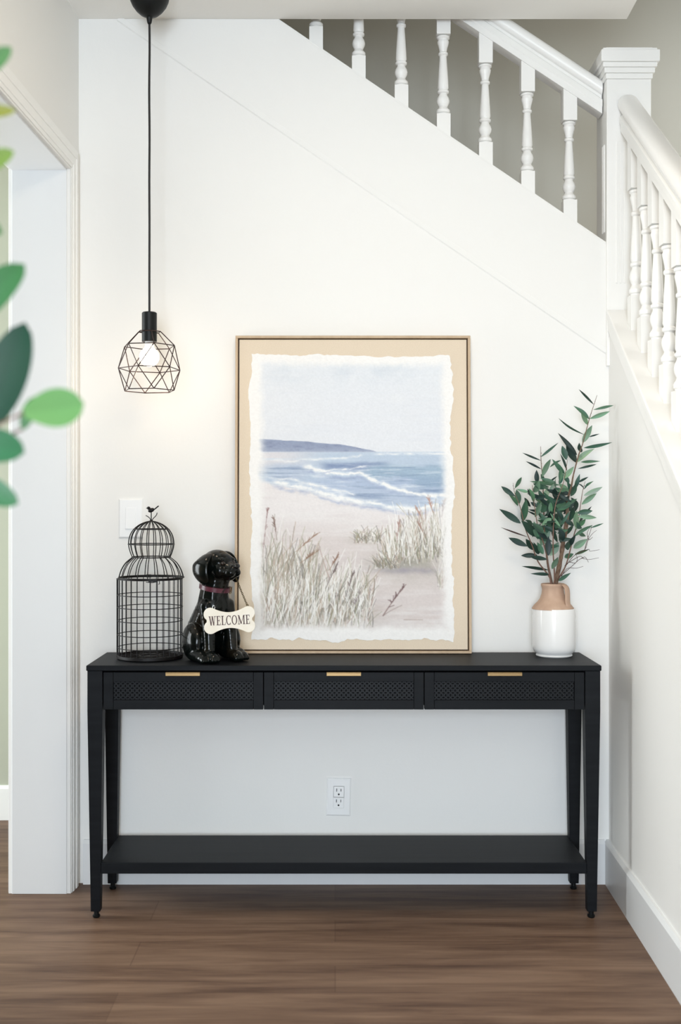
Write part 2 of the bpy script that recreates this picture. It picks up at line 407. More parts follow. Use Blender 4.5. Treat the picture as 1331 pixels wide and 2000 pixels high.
# newel post at the corner of the two railings
nw = thing('newel_post', 'thick white newel post with a stepped square cap where the two railings meet', 'newel post', (0.998, 0.06, 1.76))
bm = bmesh.new(); h = 0.0755
box(bm, -h, h, -h, h, 0, 0.974)
link('shaft', bm, M['trim'], nw, bevel=0.003)
bm = bmesh.new()
for k in range(3):            # raised reeds on the front and left faces
    x = -0.045+k*0.013
    box(bm, x, x+0.007, -h-0.003, -h+0.002, 0.28, 0.76)
    box(bm, -h-0.003, -h+0.002, x, x+0.007, 0.46, 0.76)
link('reeding', bm, M['trim'], nw, bevel=0.0012)
bm = bmesh.new()
for hw, z0, z1 in ((0.080,0.93,0.948),(0.086,0.948,0.966),(0.092,0.966,0.982),(0.099,0.982,1.022),(0.092,1.022,1.030),(0.080,1.030,1.036)):
    box(bm, -hw, hw, -hw, hw, z0+0.044, z1+0.044)
link('cap', bm, M['trim'], nw, bevel=0.003)

# ================================================================ WALL PLATES
def plate(o, wd, h, cut_w, cut_h):
    bm = bmesh.new()
    frustum(bm, (0,0,0), wd/2, h/2, (0,0,0.004), wd/2-0.001, h/2-0.001)
    frustum(bm, (0,0,0.004), wd/2-0.001, h/2-0.001, (0,0,0.0062), wd/2-0.005, h/2-0.005)
    bmesh.ops.rotate(bm, verts=bm.verts, cent=(0,0,0), matrix=Matrix.Rotation(PI/2, 3, 'X'))
    return link('plate', bm, M['plastic'], o)
c = P(256, 1012.5, 3.9)
sw = thing('light_switch', 'white wall switch plate with one rocker, behind the birdcage', 'light switch', (c.x, 0, c.z))
plate(sw, 0.083, 0.134, 0.033, 0.068)
bm = bmesh.new()
box(bm, -0.0185, 0.0185, -0.0070, -0.0055, -0.038, 0.038)
link('rocker_frame', bm, M['plastic'], sw, bevel=0.0004)
bm = bmesh.new()
prism(bm, [(-0.0165,-0.006,-0.035),(-0.0165,-0.0115,-0.035),(-0.0165,-0.0085,0),(-0.0165,-0.0078,0.035),(-0.0165,-0.006,0.035)], (0.033,0,0))
link('rocker', bm, M['plastic'], sw, bevel=0.0005)

c = P(662, 1556, 3.9)
ol = thing('power_outlet', 'white double power outlet on the wall under the console table', 'outlet', (c.x, 0, c.z), (0, math.radians(1.2), 0))
plate(ol, 0.083, 0.129, 0.03, 0.07)
bm = bmesh.new(); box(bm, -0.0185, 0.0185, -0.0062, -0.0058, -0.0375, 0.0375)
link('gap_line', bm, mat('grey_seam', (0.35,0.36,0.38), 0.6), ol)
for s in (1, -1):
    bm = bmesh.new(); zc = s*0.0185
    box(bm, -0.0175, 0.0175, -0.0085, -0.0058, (0.0006 if s > 0 else -0.0365), (0.0365 if s > 0 else -0.0006))
    rc = link('receptacle', bm, M['plastic'], ol, bevel=0.0006)
    bm = bmesh.new()
    zt = zc+0.006
    box(bm, -0.0085, -0.0062, -0.0088, -0.007, zt-0.0052, zt+0.0052)
    box(bm, 0.0062, 0.0085, -0.0088, -0.007, zt-0.0045, zt+0.0045)
    g = [(0.0031*math.cos(t*PI/8), -0.0088, zc-0.0085+0.0031*math.sin(t*PI/8)) for t in range(16)]
    prism(bm, g, (0,0.0015,0))
    link('slots', bm, M['slot'], rc)

# ================================================================ CONSOLE TABLE
TX0, TX1 = -0.773, 0.827; TXC = (TX0+TX1)/2; TY0, TY1 = -0.350, -0.030; TZ = 0.79
tb = thing('console_table', 'long black console table with three cane-front drawers and a low shelf', 'console table', (TXC, (TY0+TY1)/2, 0))
ox, oy = TXC, (TY0+TY1)/2
hw, hd = 0.80, 0.16
link('tabletop', boxm(-hw, hw, -hd, hd, 0.773, TZ), M['blackwood'], tb, bevel=0.0025)
LW = 0.047
for sx in (-1, 1):
    for sy in (-1, 1):
        bm = bmesh.new()
        xo = sx*(hw-0.003); yo = sy*(hd-0.004)
        cx, cy = xo-sx*LW/2, yo-sy*LW/2
        t0 = 0.024; 
        cb = (cx, cy)
        frustum(bm, (cx, cy, 0.645), LW/2, LW/2, (cx, cy, 0.773), LW/2, LW/2)
        frustum(bm, (cx-sx*0.0, cy, 0.022), 0.0148, 0.0148, (cx, cy, 0.645), LW/2, LW/2)
        bmesh.ops.remove_doubles(bm, verts=bm.verts, dist=1e-5)
        lg = link('leg', bm, M['blackwood'], tb, bevel=0.0015)
        bm = bmesh.new(); lathe(bm, [(0.0095,0),(0.0115,0.003),(0.0115,0.008),(0.008,0.010),(0.008,0.023)], 20, (cx, cy))
        link('foot', bm, M['lampblack'], lg, smooth=True)
# aprons
ix = hw-0.003-LW
for sx in (-1, 1):
    x0, x1 = sorted((sx*(hw-0.008), sx*(hw-0.026)))
    link('side_panel', boxm(x0, x1, -hd+0.004+LW, hd-0.004-LW, 0.655, 0.773), M['blackwood'], tb)
link('back_panel', boxm(-ix, ix, hd-0.024, hd-0.008, 0.655, 0.773), M['blackwood'], tb)
bm = boxm(-ix, ix, -hd+0.03, hd-0.025, 0.662, 0.770)
link('drawer_case', bm, M['caneback'], tb)
# lower shelf
bm = bmesh.new()
box(bm, -0.757, 0.757, -hd+0.012, hd-0.012, 0.140, 0.175)
link('shelf', bm, M['blackwood'], tb, bevel=0.002)
# drawers
def drawer(x0, x1):
    zb, zt = 0.6525, 0.7680; yf, ybk = -hd+0.006, -hd+0.028
    st = 0.030; zr0, zr1 = zb+0.029, zt-0.029
    xc = (x0+x1)/2
    bm = bmesh.new()
    for b_ in ((x0, x0+st, zb, zt), (x1-st, x1, zb, zt)): box(bm, b_[0], b_[1], yf, ybk, b_[2], b_[3])
    g = 0.0007
    box(bm, x0+st+g, x1-st-g, yf+0.0004, ybk, zb, zr0); box(bm, x0+st+g, x1-st-g, yf+0.0004, ybk, zr1, zt)
    d = link('drawer', bm, M['blackwood'], tb, bevel=0.0008)
    cb = link('backing', boxm(x0+st, x1-st, yf+0.011, ybk, zr0, zr1), M['caneback'], d)
    # woven cane: pairs of uprights and rails with crossing diagonals
    bm = bmesh.new(); nx, nz = 30, 4
    w0, w1 = x0+st+0.0008, x1-st-0.0008; cwid = (w1-w0)/nx; ch = (zr1-zr0)/nz; y = yf+0.0095; r = 0.0010
    for i in range(nx):
        for dx in (0.30, 0.70):
            x = w0+(i+dx)*cwid; box(bm, x-r, x+r, y, y+0.0015, zr0, zr1)
    for j in range(nz):
        for dz in (0.30, 0.70):
            z = zr0+(j+dz)*ch; box(bm, w0, w1, y-0.0013, y+0.0002, z-r, z+r)
    for i in range(nx):
        for j in range(nz):
            x = w0+i*cwid; z = zr0+j*ch
            for s in (0, 1):
                a = Vector((x+(cwid if s else 0), y-0.0026+0.0006*s, z)); b = Vector((x+(0 if s else cwid), y-0.0026+0.0006*s, z+ch))
                dd = (b-a).normalized(); nn = Vector((dd.z,0,-dd.x))*0.0015
                prism(bm, [a-nn, a+nn, b+nn, b-nn], (0,0.0012,0))
    link('cane_panel', bm, M['cane'], d)
    bm = bmesh.new()
    hl = 0.0535
    box(bm, xc-hl, xc+hl, yf-0.013, yf-0.0095, zt-0.0095, zt-0.0005); box(bm, xc-hl, xc+hl, yf-0.0095, yf+0.004, zt+0.0002, zt+0.0018)
    box(bm, xc-hl, xc+hl, yf-0.013, yf-0.0095, zt-0.0005, zt+0.0018)
    link('handle', bm, M['brass'], d, bevel=0.0006)
g = 0.0025; W3 = (2*ix-4*g)/3
for k in range(3):
    x0 = -ix+g+k*(W3+g); drawer(x0, x0+W3)

# ================================================================ FRAMED PAINTING
FW, FH, FD = 0.793, 1.068, 0.035
lean = math.atan2(0.040, FH)
pt = thing('framed_painting', 'large framed seascape of dune grass and surf leaning on the wall', 'painting', (0.060, -0.044, TZ+0.0005), (-lean, 0, 0))
fw = 0.0085
for nm, b_ in (('frame_rail', (-FW/2, FW/2, 0, fw)), ('frame_rail', (-FW/2, FW/2, FH-fw, FH)), ('frame_stile', (-FW/2, -FW/2+fw, fw, FH-fw)), ('frame_stile', (FW/2-fw, FW/2, fw, FH-fw))):
    link(nm, boxm(b_[0], b_[1], -FD, 0, b_[2], b_[3]), M['frame'], pt, bevel=0.001)
link('back_board', boxm(-FW/2+fw, FW/2-fw, -0.010, -0.004, fw, FH-fw), M['shadowgap'], pt)
gp = 0.0042
link('canvas', boxm(-FW/2+fw+gp, FW/2-fw-gp, -FD+0.005, -0.0105, fw+gp, FH-fw-gp), M['canvas'], pt, bevel=0.0015)

# --- paint the sheet: coordinates (x, y) run 0..1065 across and 0..1490 down the torn sheet
def make_art(GX, GY):
    rs = np.random.RandomState(7)
    PW, PH = 1065.0, 1490.0
    xs = np.linspace(0, PW, GX); ys = np.linspace(0, PH, GY)
    X, Y = np.meshgrid(xs, ys)
    def vn(sx, sy, seed):              # value noise on a lattice sized sx, sy
        r = np.random.RandomState(seed); nx = int(PW/sx)+3; ny = int(PH/sy)+3
        g = r.rand(ny, nx); u = X/sx; v = Y/sy
        i = u.astype(int); j = v.astype(int); fu = u-i; fv = v-j
        fu = fu*fu*(3-2*fu); fv = fv*fv*(3-2*fv)
        return (g[j,i]*(1-fu)+g[j,i+1]*fu)*(1-fv)+(g[j+1,i]*(1-fu)+g[j+1,i+1]*fu)*fv
    def fbm(sx, sy, seed, o=4):
        t = 0; a = 0.5; s = 0
        for k in range(o):
            t = t+a*vn(max(3, sx/2**k), max(3, sy/2**k), seed+k); s += a; a *= 0.55
        return t/s-0.5
    def C(r, g, b): return np.array([r, g, b], float)
    img = np.zeros((GY, GX, 3))
    def blend(m, c): 
        nonlocal img
        m = np.clip(m, 0, 1)[..., None]; img = img*(1-m)+np.asarray(c)*m
    def sm(e0, e1, x):
        t = np.clip((x-e0)/(e1-e0), 0, 1); return t*t*(3-2*t)
    # sky
    img[:] = C(229, 231, 235)
    blend(sm(300, 0, Y)*0.7, C(228, 232, 236)); blend(fbm(260, 120, 3)*1.6*sm(420, 60, Y), C(240, 241, 240))
    blend(fbm(340, 20, 9)*0.8, C(219, 223, 231))
    blend(np.clip(fbm(120,90,120)*2.2,0,1)*sm(260,20,Y)*0.5, C(196,206,216))
    # headland
    top = np.interp(X, [0,55,175,325,455,555,625,665], [440,443,448,459,468,484,498,510])+fbm(60,400,13)*7
    hm = sm(-2, 2, Y-top)*sm(515, 505, Y)*sm(668, 655, X)
    blend(hm*0.95, C(150, 160, 184)); blend(hm*sm(480,512,Y)*0.5, C(182,188,204)); blend(hm*np.clip(fbm(50,12,31)*3,0,1)*0.6, C(128,138,164))
    # sea
    sea = sm(505, 514, Y)
    blend(sea, C(190, 204, 220))
    blend(sea*sm(430,120,X)*sm(640,540,Y)*0.9, C(224, 220, 222))
    blend(np.clip(fbm(220,14,41)*2.6,0,1)*sea, C(210,220,230))
    blend(sm(510,516,Y)*sm(530,520,Y)*sm(560,700,X)*(0.6+fbm(40,8,44)*2), C(236,238,240))
    def band(x0,x1,y0,y1,c,s,soft=14,sd=0):
        m = sm(x0,x0+90,X)*sm(x1,x1-90,X)*sm(y0-soft,y0+soft,Y+fbm(90,30,sd+60)*26)*sm(y1+soft,y1-soft,Y+fbm(90,30,sd+71)*26)
        blend(m*s, c)
    band(330,760,565,602,C(134,150,182),0.85,12,1)
    band(560,1080,580,690,C(160,182,201),0.85,16,5)
    band(620,1080,640,730,C(150,170,196),0.5,16,15)
    band(60,330,580,660,C(186,198,216),0.9,16,9)
    band(250,900,650,745,C(180,194,216),0.85,18,19)
    band(500,1000,700,790,C(186,198,216),0.7,18,23)
    blend(np.clip(fbm(160,10,81)*3.4-0.15,0,1)*sm(560,600,Y)*sm(800,740,Y)*0.7, C(126,144,174))
    blend(np.clip(fbm(120,9,91)*3.4-0.2,0,1)*sm(560,600,Y)*sm(820,760,Y)*0.8, C(232,236,240))
    def foam(pts, wd, sd, s=1.0, shade=True):
        yy = np.interp(X, [p[0] for p in pts], [p[1] for p in pts])+fbm(70,500,sd)*30
        m = np.exp(-((Y-yy)/(wd*(0.7+fbm(90,90,sd+3)*1.4)))**2)*sm(pts[0][0],pts[0][0]+60,X)*sm(pts[-1][0]+5,pts[-1][0]-30,X)
        m = m*(0.75+fbm(26,12,sd+5)*1.6)
        if shade: blend(np.exp(-((Y-yy-wd*1.5)/(wd*0.6))**2)*sm(pts[0][0],pts[0][0]+60,X)*sm(pts[-1][0]+5,pts[-1][0]-30,X)*(0.45+fbm(40,14,sd+8)*1.6), C(164,176,204))
        blend(m*1.25*s, C(243,243,242))
    # wet sand and beach
    shore = np.interp(X, [0,95,275,415,575,725,860,1065], [640,665,705,740,778,802,818,770])+fbm(60,500,33)*22
    sand = sm(-6, 22, Y-shore)
    blend(sand, C(234, 229, 228)); blend(sand*sm(800,1000,Y), C(219, 210, 207))
    blend(sand*np.clip(fbm(300,26,51)*2.4,0,1)*0.8, C(236,233,231)); blend(sand*np.clip(fbm(240,30,55)*2.2-0.1,0,1)*0.6, C(208,198,198))
    blend(sand*sm(950,1150,Y)*np.clip(fbm(150,40,57)*2.6-0.1,0,1)*0.6, C(203,186,180))
    foam([(250,585),(395,622),(575,616),(635,652),(775,705),(925,735),(1065,738)], 15, 101)
    foam([(330,612),(500,596),(620,590)], 5, 111, 0.8)
    foam([(95,660),(275,700),(415,735),(575,772),(725,796),(860,812),(1000,790)], 17, 121)
    foam([(60,640),(200,650),(420,705),(560,735)], 12, 131, 0.7, False)
    foam([(60,560),(260,555),(420,540),(600,532)], 7, 141, 0.6, False)
    # strokes
    kx, ky = (GX-1)/PW, (GY-1)/PH
    def stroke(p0, p1, bend, c, w0, a):
        L = max(2, int(math.hypot((p1[0]-p0[0])*kx, (p1[1]-p0[1])*ky)*1.6))
        for q in range(L+1):
            t = q/L
            x = p0[0]+(p1[0]-p0[0])*t+bend*t*t; y = p0[1]+(p1[1]-p0[1])*t
            wd = w0*(1-0.75*t)
            fx, fy = x*kx, y*ky; rx = max(0.55, wd*kx)
            for ii in range(int(fx-rx-1), int(fx+rx+2)):
                for jj in (int(fy), int(fy)+1):
                    if 0 <= ii < GX and 0 <= jj < GY:
                        cv = max(0, 1-abs(ii-fx)/(rx+0.5))*max(0, 1-abs(jj-fy))*a
                        img[jj,ii] = img[jj,ii]*(1-cv)+np.array(c)*cv
    pal = [(242,240,236),(242,240,236),(240,238,232),(226,222,214),(200,194,182),(176,170,160),(188,184,164),(164,160,142),(190,170,152),(146,140,138),(234,230,224),(176,152,142)]
    dark = [(150,146,132),(132,128,120),(120,116,112),(160,150,130),(146,148,124),(176,160,146)]
    def clump(n, bx, by, hx, tilt, al=0.58, pal=pal):
        order = sorted(range(n), key=lambda _: rs.rand())
        for k in range(n):
            x = bx(); y = by(x); hh = hx(x)*rs.uniform(0.45, 1.1)
            c = pal[rs.randint(len(pal))]
            stroke((x, y), (x+rs.normal(tilt, 0.22)*hh, y-hh), rs.normal(0, 22), c, rs.uniform(1.6, 4.2), al)
    # soft ground shade of the tufts
    def tuft(cx, cy, rx, ry, c, s):
        blend(np.exp(-((X-cx)/rx)**2-((Y-cy)/ry)**2)*s*(1+fbm(40,30,int(cx))*1.5), c)
    tuft(270,1310,260,150,C(196,190,178),0.7); tuft(440,1370,200,90,C(190,186,180),0.6); tuft(120,1370,110,90,C(196,190,184),0.5)
    tuft(860,1080,180,90,C(176,172,162),0.75); tuft(760,1100,100,30,C(146,144,134),0.7); tuft(850,1130,190,16,C(168,162,170),0.7)
    tuft(600,965,70,24,C(186,182,172),0.7)
    clump(330, lambda: rs.uniform(40,640), lambda x: rs.uniform(1240,1430)-0.05*abs(x-250), lambda x: np.interp(x,[40,120,300,480,640],[330,330,270,220,110]), 0.12)
    clump(150, lambda: rs.uniform(40,340), lambda x: rs.uniform(1120,1330), lambda x: np.interp(x,[40,120,340],[300,260,170]), 0.10)
    clump(120, lambda: rs.uniform(80,600), lambda x: rs.uniform(1330,1440), lambda x: 120, 0.1, 0.7)
    clump(260, lambda: rs.uniform(680,1040), lambda x: rs.uniform(1000,1120)-0.10*(x-680), lambda x: np.interp(x,[680,800,1040],[70,190,220]), -0.05)
    clump(60, lambda: rs.uniform(650,780), lambda x: rs.uniform(1085,1120), lambda x: 60, -0.2)
    clump(70, lambda: rs.uniform(540,680), lambda x: rs.uniform(950,990), lambda x: 60, 0.15)
    clump(60, lambda: rs.uniform(980,1040), lambda x: rs.uniform(1140,1230), lambda x: 90, 0.0, 0.4)
    clump(150, lambda: rs.uniform(60,640), lambda x: rs.uniform(1260,1440), lambda x: rs.uniform(60,190), 0.15, 0.62, dark)
    clump(130, lambda: rs.uniform(60,620), lambda x: rs.uniform(1220,1420), lambda x: rs.uniform(120,300)*np.interp(x,[60,400,640],[1,.9,.5]), 0.12, 0.62, [(246,245,242),(240,238,232)])
    clump(60, lambda: rs.uniform(60,330), lambda x: rs.uniform(1050,1250), lambda x: rs.uniform(60,200), 0.1, 0.5, dark)
    clump(110, lambda: rs.uniform(700,1035), lambda x: rs.uniform(1000,1110)-0.10*(x-680), lambda x: rs.uniform(30,130), -0.05, 0.62, dark)
    clump(60, lambda: rs.uniform(720,1035), lambda x: rs.uniform(980,1080)-0.10*(x-680), lambda x: rs.uniform(100,220), -0.08, 0.6, [(246,245,242),(240,238,232)])
    clump(40, lambda: rs.uniform(650,780), lambda x: rs.uniform(1085,1125), lambda x: 40, -0.3, 0.6, dark)
    clump(30, lambda: rs.uniform(545,680), lambda x: rs.uniform(955,990), lambda x: 36, 0.15, 0.6, dark)
    # seed heads
    for (x0,y0,x1,y1,c) in ((62,1010,85,800,(150,120,118)),(128,930,118,850,(140,120,112)),(270,1000,340,940,(158,128,110)),(285,1070,345,1030,(150,122,104)),(425,1100,460,1045,(146,116,100)),
                            (410,1180,450,1095,(120,106,104)),(510,1220,540,1130,(122,110,108)),(770,950,780,880,(176,146,138)),(895,850,870,800,(186,156,144)),(950,800,935,750,(188,154,142)),
                            (1010,820,1022,760,(140,126,128)),(905,930,880,880,(172,146,134)),(575,1240,540,1310,(150,140,140))):
        for k in range(16):
            t = rs.rand(); xx = x0+(x1-x0)*t; yy = y0+(y1-y0)*t
            stroke((xx,yy),(xx+rs.normal(0,7)+(x1-x0)*0.18, yy-rs.uniform(8,22)), 0, c, 3.0, 0.6)
        stroke((x0-(x1-x0)*0.5, y0-(y1-y0)*0.5),(x1,y1),0,c,2.0,0.5)
    # the single sprig on the sand
    stroke((690,1365),(785,1215),18,(140,116,112),3.5,0.8)
    for k in range(22):
        t = rs.uniform(0.3,1); x = 690+95*t+16*t*t; y = 1365-150*t
        stroke((x,y),(x+rs.normal(8,10),y-rs.uniform(8,26)),0,(122,100,100),3.0,0.7)
    stroke((690,1365),(760,1310),30,(150,132,128),3,0.6); stroke((800,1385),(890,1385),10,(176,158,150),3,0.6)
    # soft white border of the paper
    e = np.minimum(np.minimum(X-28, PW-22-X), np.minimum(Y-20, PH-38-Y)); e = e+fbm(90,90,201)*36+fbm(16,16,207)*14
    fade = sm(2, 58, e)
    paper = C(245,243,240)
    img = img*fade[...,None]+paper*(1-fade[...,None])
    img = img+(fbm(8,6,301,2)*9)[...,None]
    return np.clip(img, 0, 255)

GX, GY = 330, 460
art = make_art(GX, GY)/255.0
art = np.where(art <= 0.04045, art/12.92, ((art+0.055)/1.055)**2.4)*0.93
# torn outline
def ragged(seed, n, amp):
    r = np.random.RandomState(seed); t = np.arange(n); out = np.zeros(n)
    for wl, a in ((70,1.0),(28,0.7),(11,0.5),(5,0.35)):
        k = r.normal(0,1,int(n/wl)+3); out += np.interp(t/wl, np.arange(len(k)), k)*a
    return out*amp
sx0, sx1, sz0, sz1 = -FW/2+0.0555, FW/2-0.0605, 0.045, FH-0.066
eL, eR, eT, eB = ragged(1,GY,0.0036), ragged(2,GY,0.0036), ragged(3,GX,0.0028), ragged(4,GX,0.0044)
U = np.linspace(0,1,GX)[None,:]; V = np.linspace(0,1,GY)[:,None]
def falloff(t): return np.clip(1-t/0.06,0,1)**1.5
XX = sx0+(sx1-sx0)*U + eL[:,None]*falloff(U)+eR[:,None]*falloff(1-U) - 0.006*falloff(U)*(1-V)*0.5 + 0.006*(V-0.5)
ZZ = sz1-(sz1-sz0)*V + eT[None,:]*falloff(V)+eB[None,:]*falloff(1-V)
verts = np.stack([XX, np.full_like(XX, -FD+0.005-0.0012), ZZ], -1).reshape(-1,3)
idx = np.arange(GX*GY).reshape(GY,GX)
quads = np.stack([idx[:-1,:-1], idx[1:,:-1], idx[1:,1:], idx[:-1,1:]], -1).reshape(-1,4)
me = bpy.data.meshes.new('torn_paper_sheet')
me.from_pydata(verts.tolist(), [], quads.tolist()); me.update()
ca = me.color_attributes.new('Col', 'FLOAT_COLOR', 'POINT')
cc = np.ones((GX*GY,4), np.float32); cc[:,:3] = art.reshape(-1,3); ca.data.foreach_set('color', cc.ravel())
me.materials.append(M['art'])
sheet = bpy.data.objects.new('torn_paper_sheet', me); COL.objects.link(sheet); sheet.parent = pt
sheet['label'] = 'seascape painted on a torn-edged white sheet'
so = sheet.modifiers.new('thickness','SOLIDIFY'); so.thickness = 0.001; so.offset = -1 

# ================================================================ PENDANT LAMP
D0 = 3.65; pc = P(292, 985, D0); PX, PY = pc.x, pc.y
pl = thing('pendant_lamp', 'black pendant lamp with an open wire cage and lit bulb, hanging on a long cord', 'pendant lamp', (PX, PY, CEIL))
def zz(py): return CZ-(py-CY)*D0/F - CEIL
bm = bmesh.new(); k = zz(43)
lathe(bm, [(0.0655,0),(0.066,-0.012),(0.0645,-0.030),(0.061,-0.048),(0.054,-0.064),(0.042,-0.080),(0.028,-0.0925),(0.016,-0.0985),(0.011,-0.1005),(0.0095,-0.104),(0.007,-0.118),(0.0045,-0.122)], 40)
link('canopy', bm, M['lampblack'], pl, smooth=60)
bm = bmesh.new()
tube(bm, [(0.0008*math.sin(t*0.9)*(1-(t/22)), 0, -0.119+(zz(612)+0.119)*t/22) for t in range(23)], 0.0036, 8)
link('cord', bm, M['cord'], pl, smooth=True)
bm = bmesh.new(); zt, zb_ = zz(610), zz(668)
lathe(bm, [(0.004,zt+0.001),(0.021,zt),(0.0238,zt-0.003),(0.0238,zb_+0.001),(0.021,zb_),(0.016,zb_)], 32)
link('socket', bm, M['lampblack'], pl, smooth=True)
# geodesic cage
bm = bmesh.new()
levels = [(zz(648),0.037,49),(zz(676),0.0835,49),(zz(721),0.0985,19),(zz(763),0.0825,49)]
R = []
for z, r, a in levels: R.append([Vector((r*math.cos(math.radians(a+60*i)), r*math.sin(math.radians(a+60*i)), z)) for i in range(6)])
wr = 0.00155
for rg in R:
    for i in range(6): tube(bm, [rg[i], rg[(i+1)%6]], wr, 6)
for i in range(6):
    tube(bm, [R[0][i], R[1][i]], wr, 6)
    tube(bm, [R[1][i], R[2][i]], wr, 6); tube(bm, [R[1][i], R[2][(i+1)%6]], wr, 6)
    tube(bm, [R[3][i], R[2][i]], wr, 6); tube(bm, [R[3][i], R[2][(i+1)%6]], wr, 6)
    tube(bm, [R[0][i], Vector((0.023*math.cos(math.radians(49+60*i)),0.023*math.sin(math.radians(49+60*i)),zz(647)))], wr, 6)
cage = link('wire_cage', bm, M['lampwire'], pl, smooth=True)
# bulb
mb = bpy.data.materials.new('lit_bulb_glass'); mb.use_nodes = True
pb = mb.node_tree.nodes['Principled BSDF']; pb.inputs['Base Color'].default_value = (0.95,0.93,0.9,1); pb.inputs['Emission Color'].default_value = (1,0.86,0.68,1); pb.inputs['Emission Strength'].default_value = 7
bm = bmesh.new(); zc = zz(697)
prof = [(0.0125, zc+0.040),(0.0135, zc+0.034),(0.017, zc+0.027)]
for t in range(0, 13):
    th = math.radians(55-t*145/12); prof.append((0.0315*math.cos(th), zc+0.0315*math.sin(th)*1.0))
prof[-1] = (0.0, prof[-1][1])
lathe(bm, prof, 32, close=False)
link('bulb', bm, mb, pl, smooth=80)
bm = bmesh.new(); lathe(bm, [(0.0145,zb_+0.001),(0.0145,zc+0.038),(0.0128,zc+0.036)], 24)
link('bulb_collar', bm, M['plastic'], pl, smooth=True)
pd = bpy.data.lights.new('pendant_glow','POINT'); pd.energy = 0.6; pd.color = (1,0.80,0.58); pd.shadow_soft_size = 0.03
po = bpy.data.objects.new('pendant_glow', pd); COL.objects.link(po); po.parent = pl; po.location = (0,0,zz(721)-0.045)

# ================================================================ BIRDCAGE
DB = 3.727; bc = P(293.5, 985, DB)
bcg = thing('birdcage', 'tall dark wire birdcage with a double dome and a bird finial', 'birdcage', (bc.x, bc.y, TZ))
def hb(py): return CZ-(py-CY)*DB/F-TZ
wrad = 0.00125; RB = 0.1035
bm = bmesh.new()
lathe(bm, [(0.0,0.001),(RB,0.001),(RB+0.0025,0.003),(RB+0.0025,0.012),(RB,0.013),(RB-0.002,0.006),(0.0,0.006)], 56, close=False)
for k in range(14):            # lace-like wire floor
    a = 2*PI*k/14
    ring(bm, (0.062*math.cos(a),0.062*math.sin(a),0.0072), 0.030, 0.0012, 20, 5)
ring(bm, (0,0,0.0075), 0.03, 0.0015)
link('base_tray', bm, M['wire'], bcg, smooth=True)
NW = 30; ztop = hb(1130)
bm = bmesh.new()
for k in range(NW):
    a = 2*PI*(k+0.3)/NW
    tube(bm, [(RB*math.cos(a),RB*math.sin(a),0.004),(RB*math.cos(a),RB*math.sin(a),ztop)], wrad, 6)
link('wire_bars', bm, M['wire'], bcg, smooth=True)
# hinge post on the left
bm = bmesh.new(); a = math.radians(188); tube(bm, [((RB+0.002)*math.cos(a),(RB+0.002)*math.sin(a),0.004),((RB+0.002)*math.cos(a),(RB+0.002)*math.sin(a),ztop+0.002)], 0.0026, 8)
link('hinge_post', bm, M['wire'], bcg, smooth=True)
for z in [ztop, hb(1161), hb(1185), hb(1211), hb(1238), hb(1263)]:
    bm = bmesh.new(); ring(bm, (0,0,z), RB+0.001, 0.0014 if z != ztop else 0.002, 56)
    link('hoop', bm, M['wire'], bcg, smooth=True)
# lid: lower skirt dome, neck and globe
tilt = Matrix.Rotation(math.radians(-1.2), 3, 'Y'); lx = 0.0035
zA = ztop+0.004
prof = [(0.1045,zA),(0.1035,zA+0.006),(0.097,zA+0.025),(0.085,zA+0.045),(0.072,zA+0.057),(0.0635,zA+0.0635),(0.0615,zA+0.066),
        (0.0665,zA+0.078),(0.0715,zA+0.094),(0.0735,zA+0.108),(0.0725,zA+0.122),(0.069,zA+0.136),(0.0625,zA+0.149),(0.052,zA+0.161),(0.037,zA+0.172),(0.018,zA+0.180),(0.003,zA+0.183)]
prof3 = spline([(r,0,z) for r, z in prof], 3)
bm = bmesh.new()
for k in range(20):
    a = 2*PI*(k+0.15)/20
    tube(bm, [(p.x*math.cos(a)+lx,p.x*math.sin(a),p.z) for p in prof3], wrad*1.15, 6)
lid = link('lid', bm, M['wire'], bcg, smooth=True)
for r, z, t in ((0.1045,zA,0.0021),(0.0615,zA+0.066,0.0018),(0.0735,zA+0.108,0.0016),(0.0562,zA+0.157,0.0016)):
    bm = bmesh.new(); ring(bm, (lx,0,z), r+0.001, t, 48); link('hoop', bm, M['wire'], lid, smooth=True)
zf = zA+0.183
bm = bmesh.new(); ellipsoid(bm, (lx,0,zf+0.001), (0.0055,0.0055,0.004)); tube(bm, [(lx,0,zf),(lx,0,zf+0.030)], 0.0016, 8)
link('finial_stem', bm, M['wire'], lid, smooth=True)
for pts in ([(0,0,0),(-0.004,0,0.008),(-0.010,-0.001,0.014),(-0.0175,-0.002,0.0185)], [(0.001,0,0),(0.006,0,0.008),(0.013,0,0.015),(0.0175,-0.001,0.021),(0.0195,-0.002,0.0275)]):
    bm = bmesh.new(); tube(bm, [Vector(p)+Vector((lx,0,zf)) for p in spline(pts,5)], 0.0013, 6); link('tendril', bm, M['wire'], lid, smooth=True)
def bake(o, mods):
    for t, kw in mods:
        m = o.modifiers.new(t, t)
        for k_, v_ in kw.items(): setattr(m, k_, v_)
    dg = bpy.context.evaluated_depsgraph_get(); dg.update()
    me = bpy.data.meshes.new_from_object(o.evaluated_get(dg))
    o.modifiers.clear(); old = o.data; o.data = me
    for p in me.polygons: p.use_smooth = True
    return o
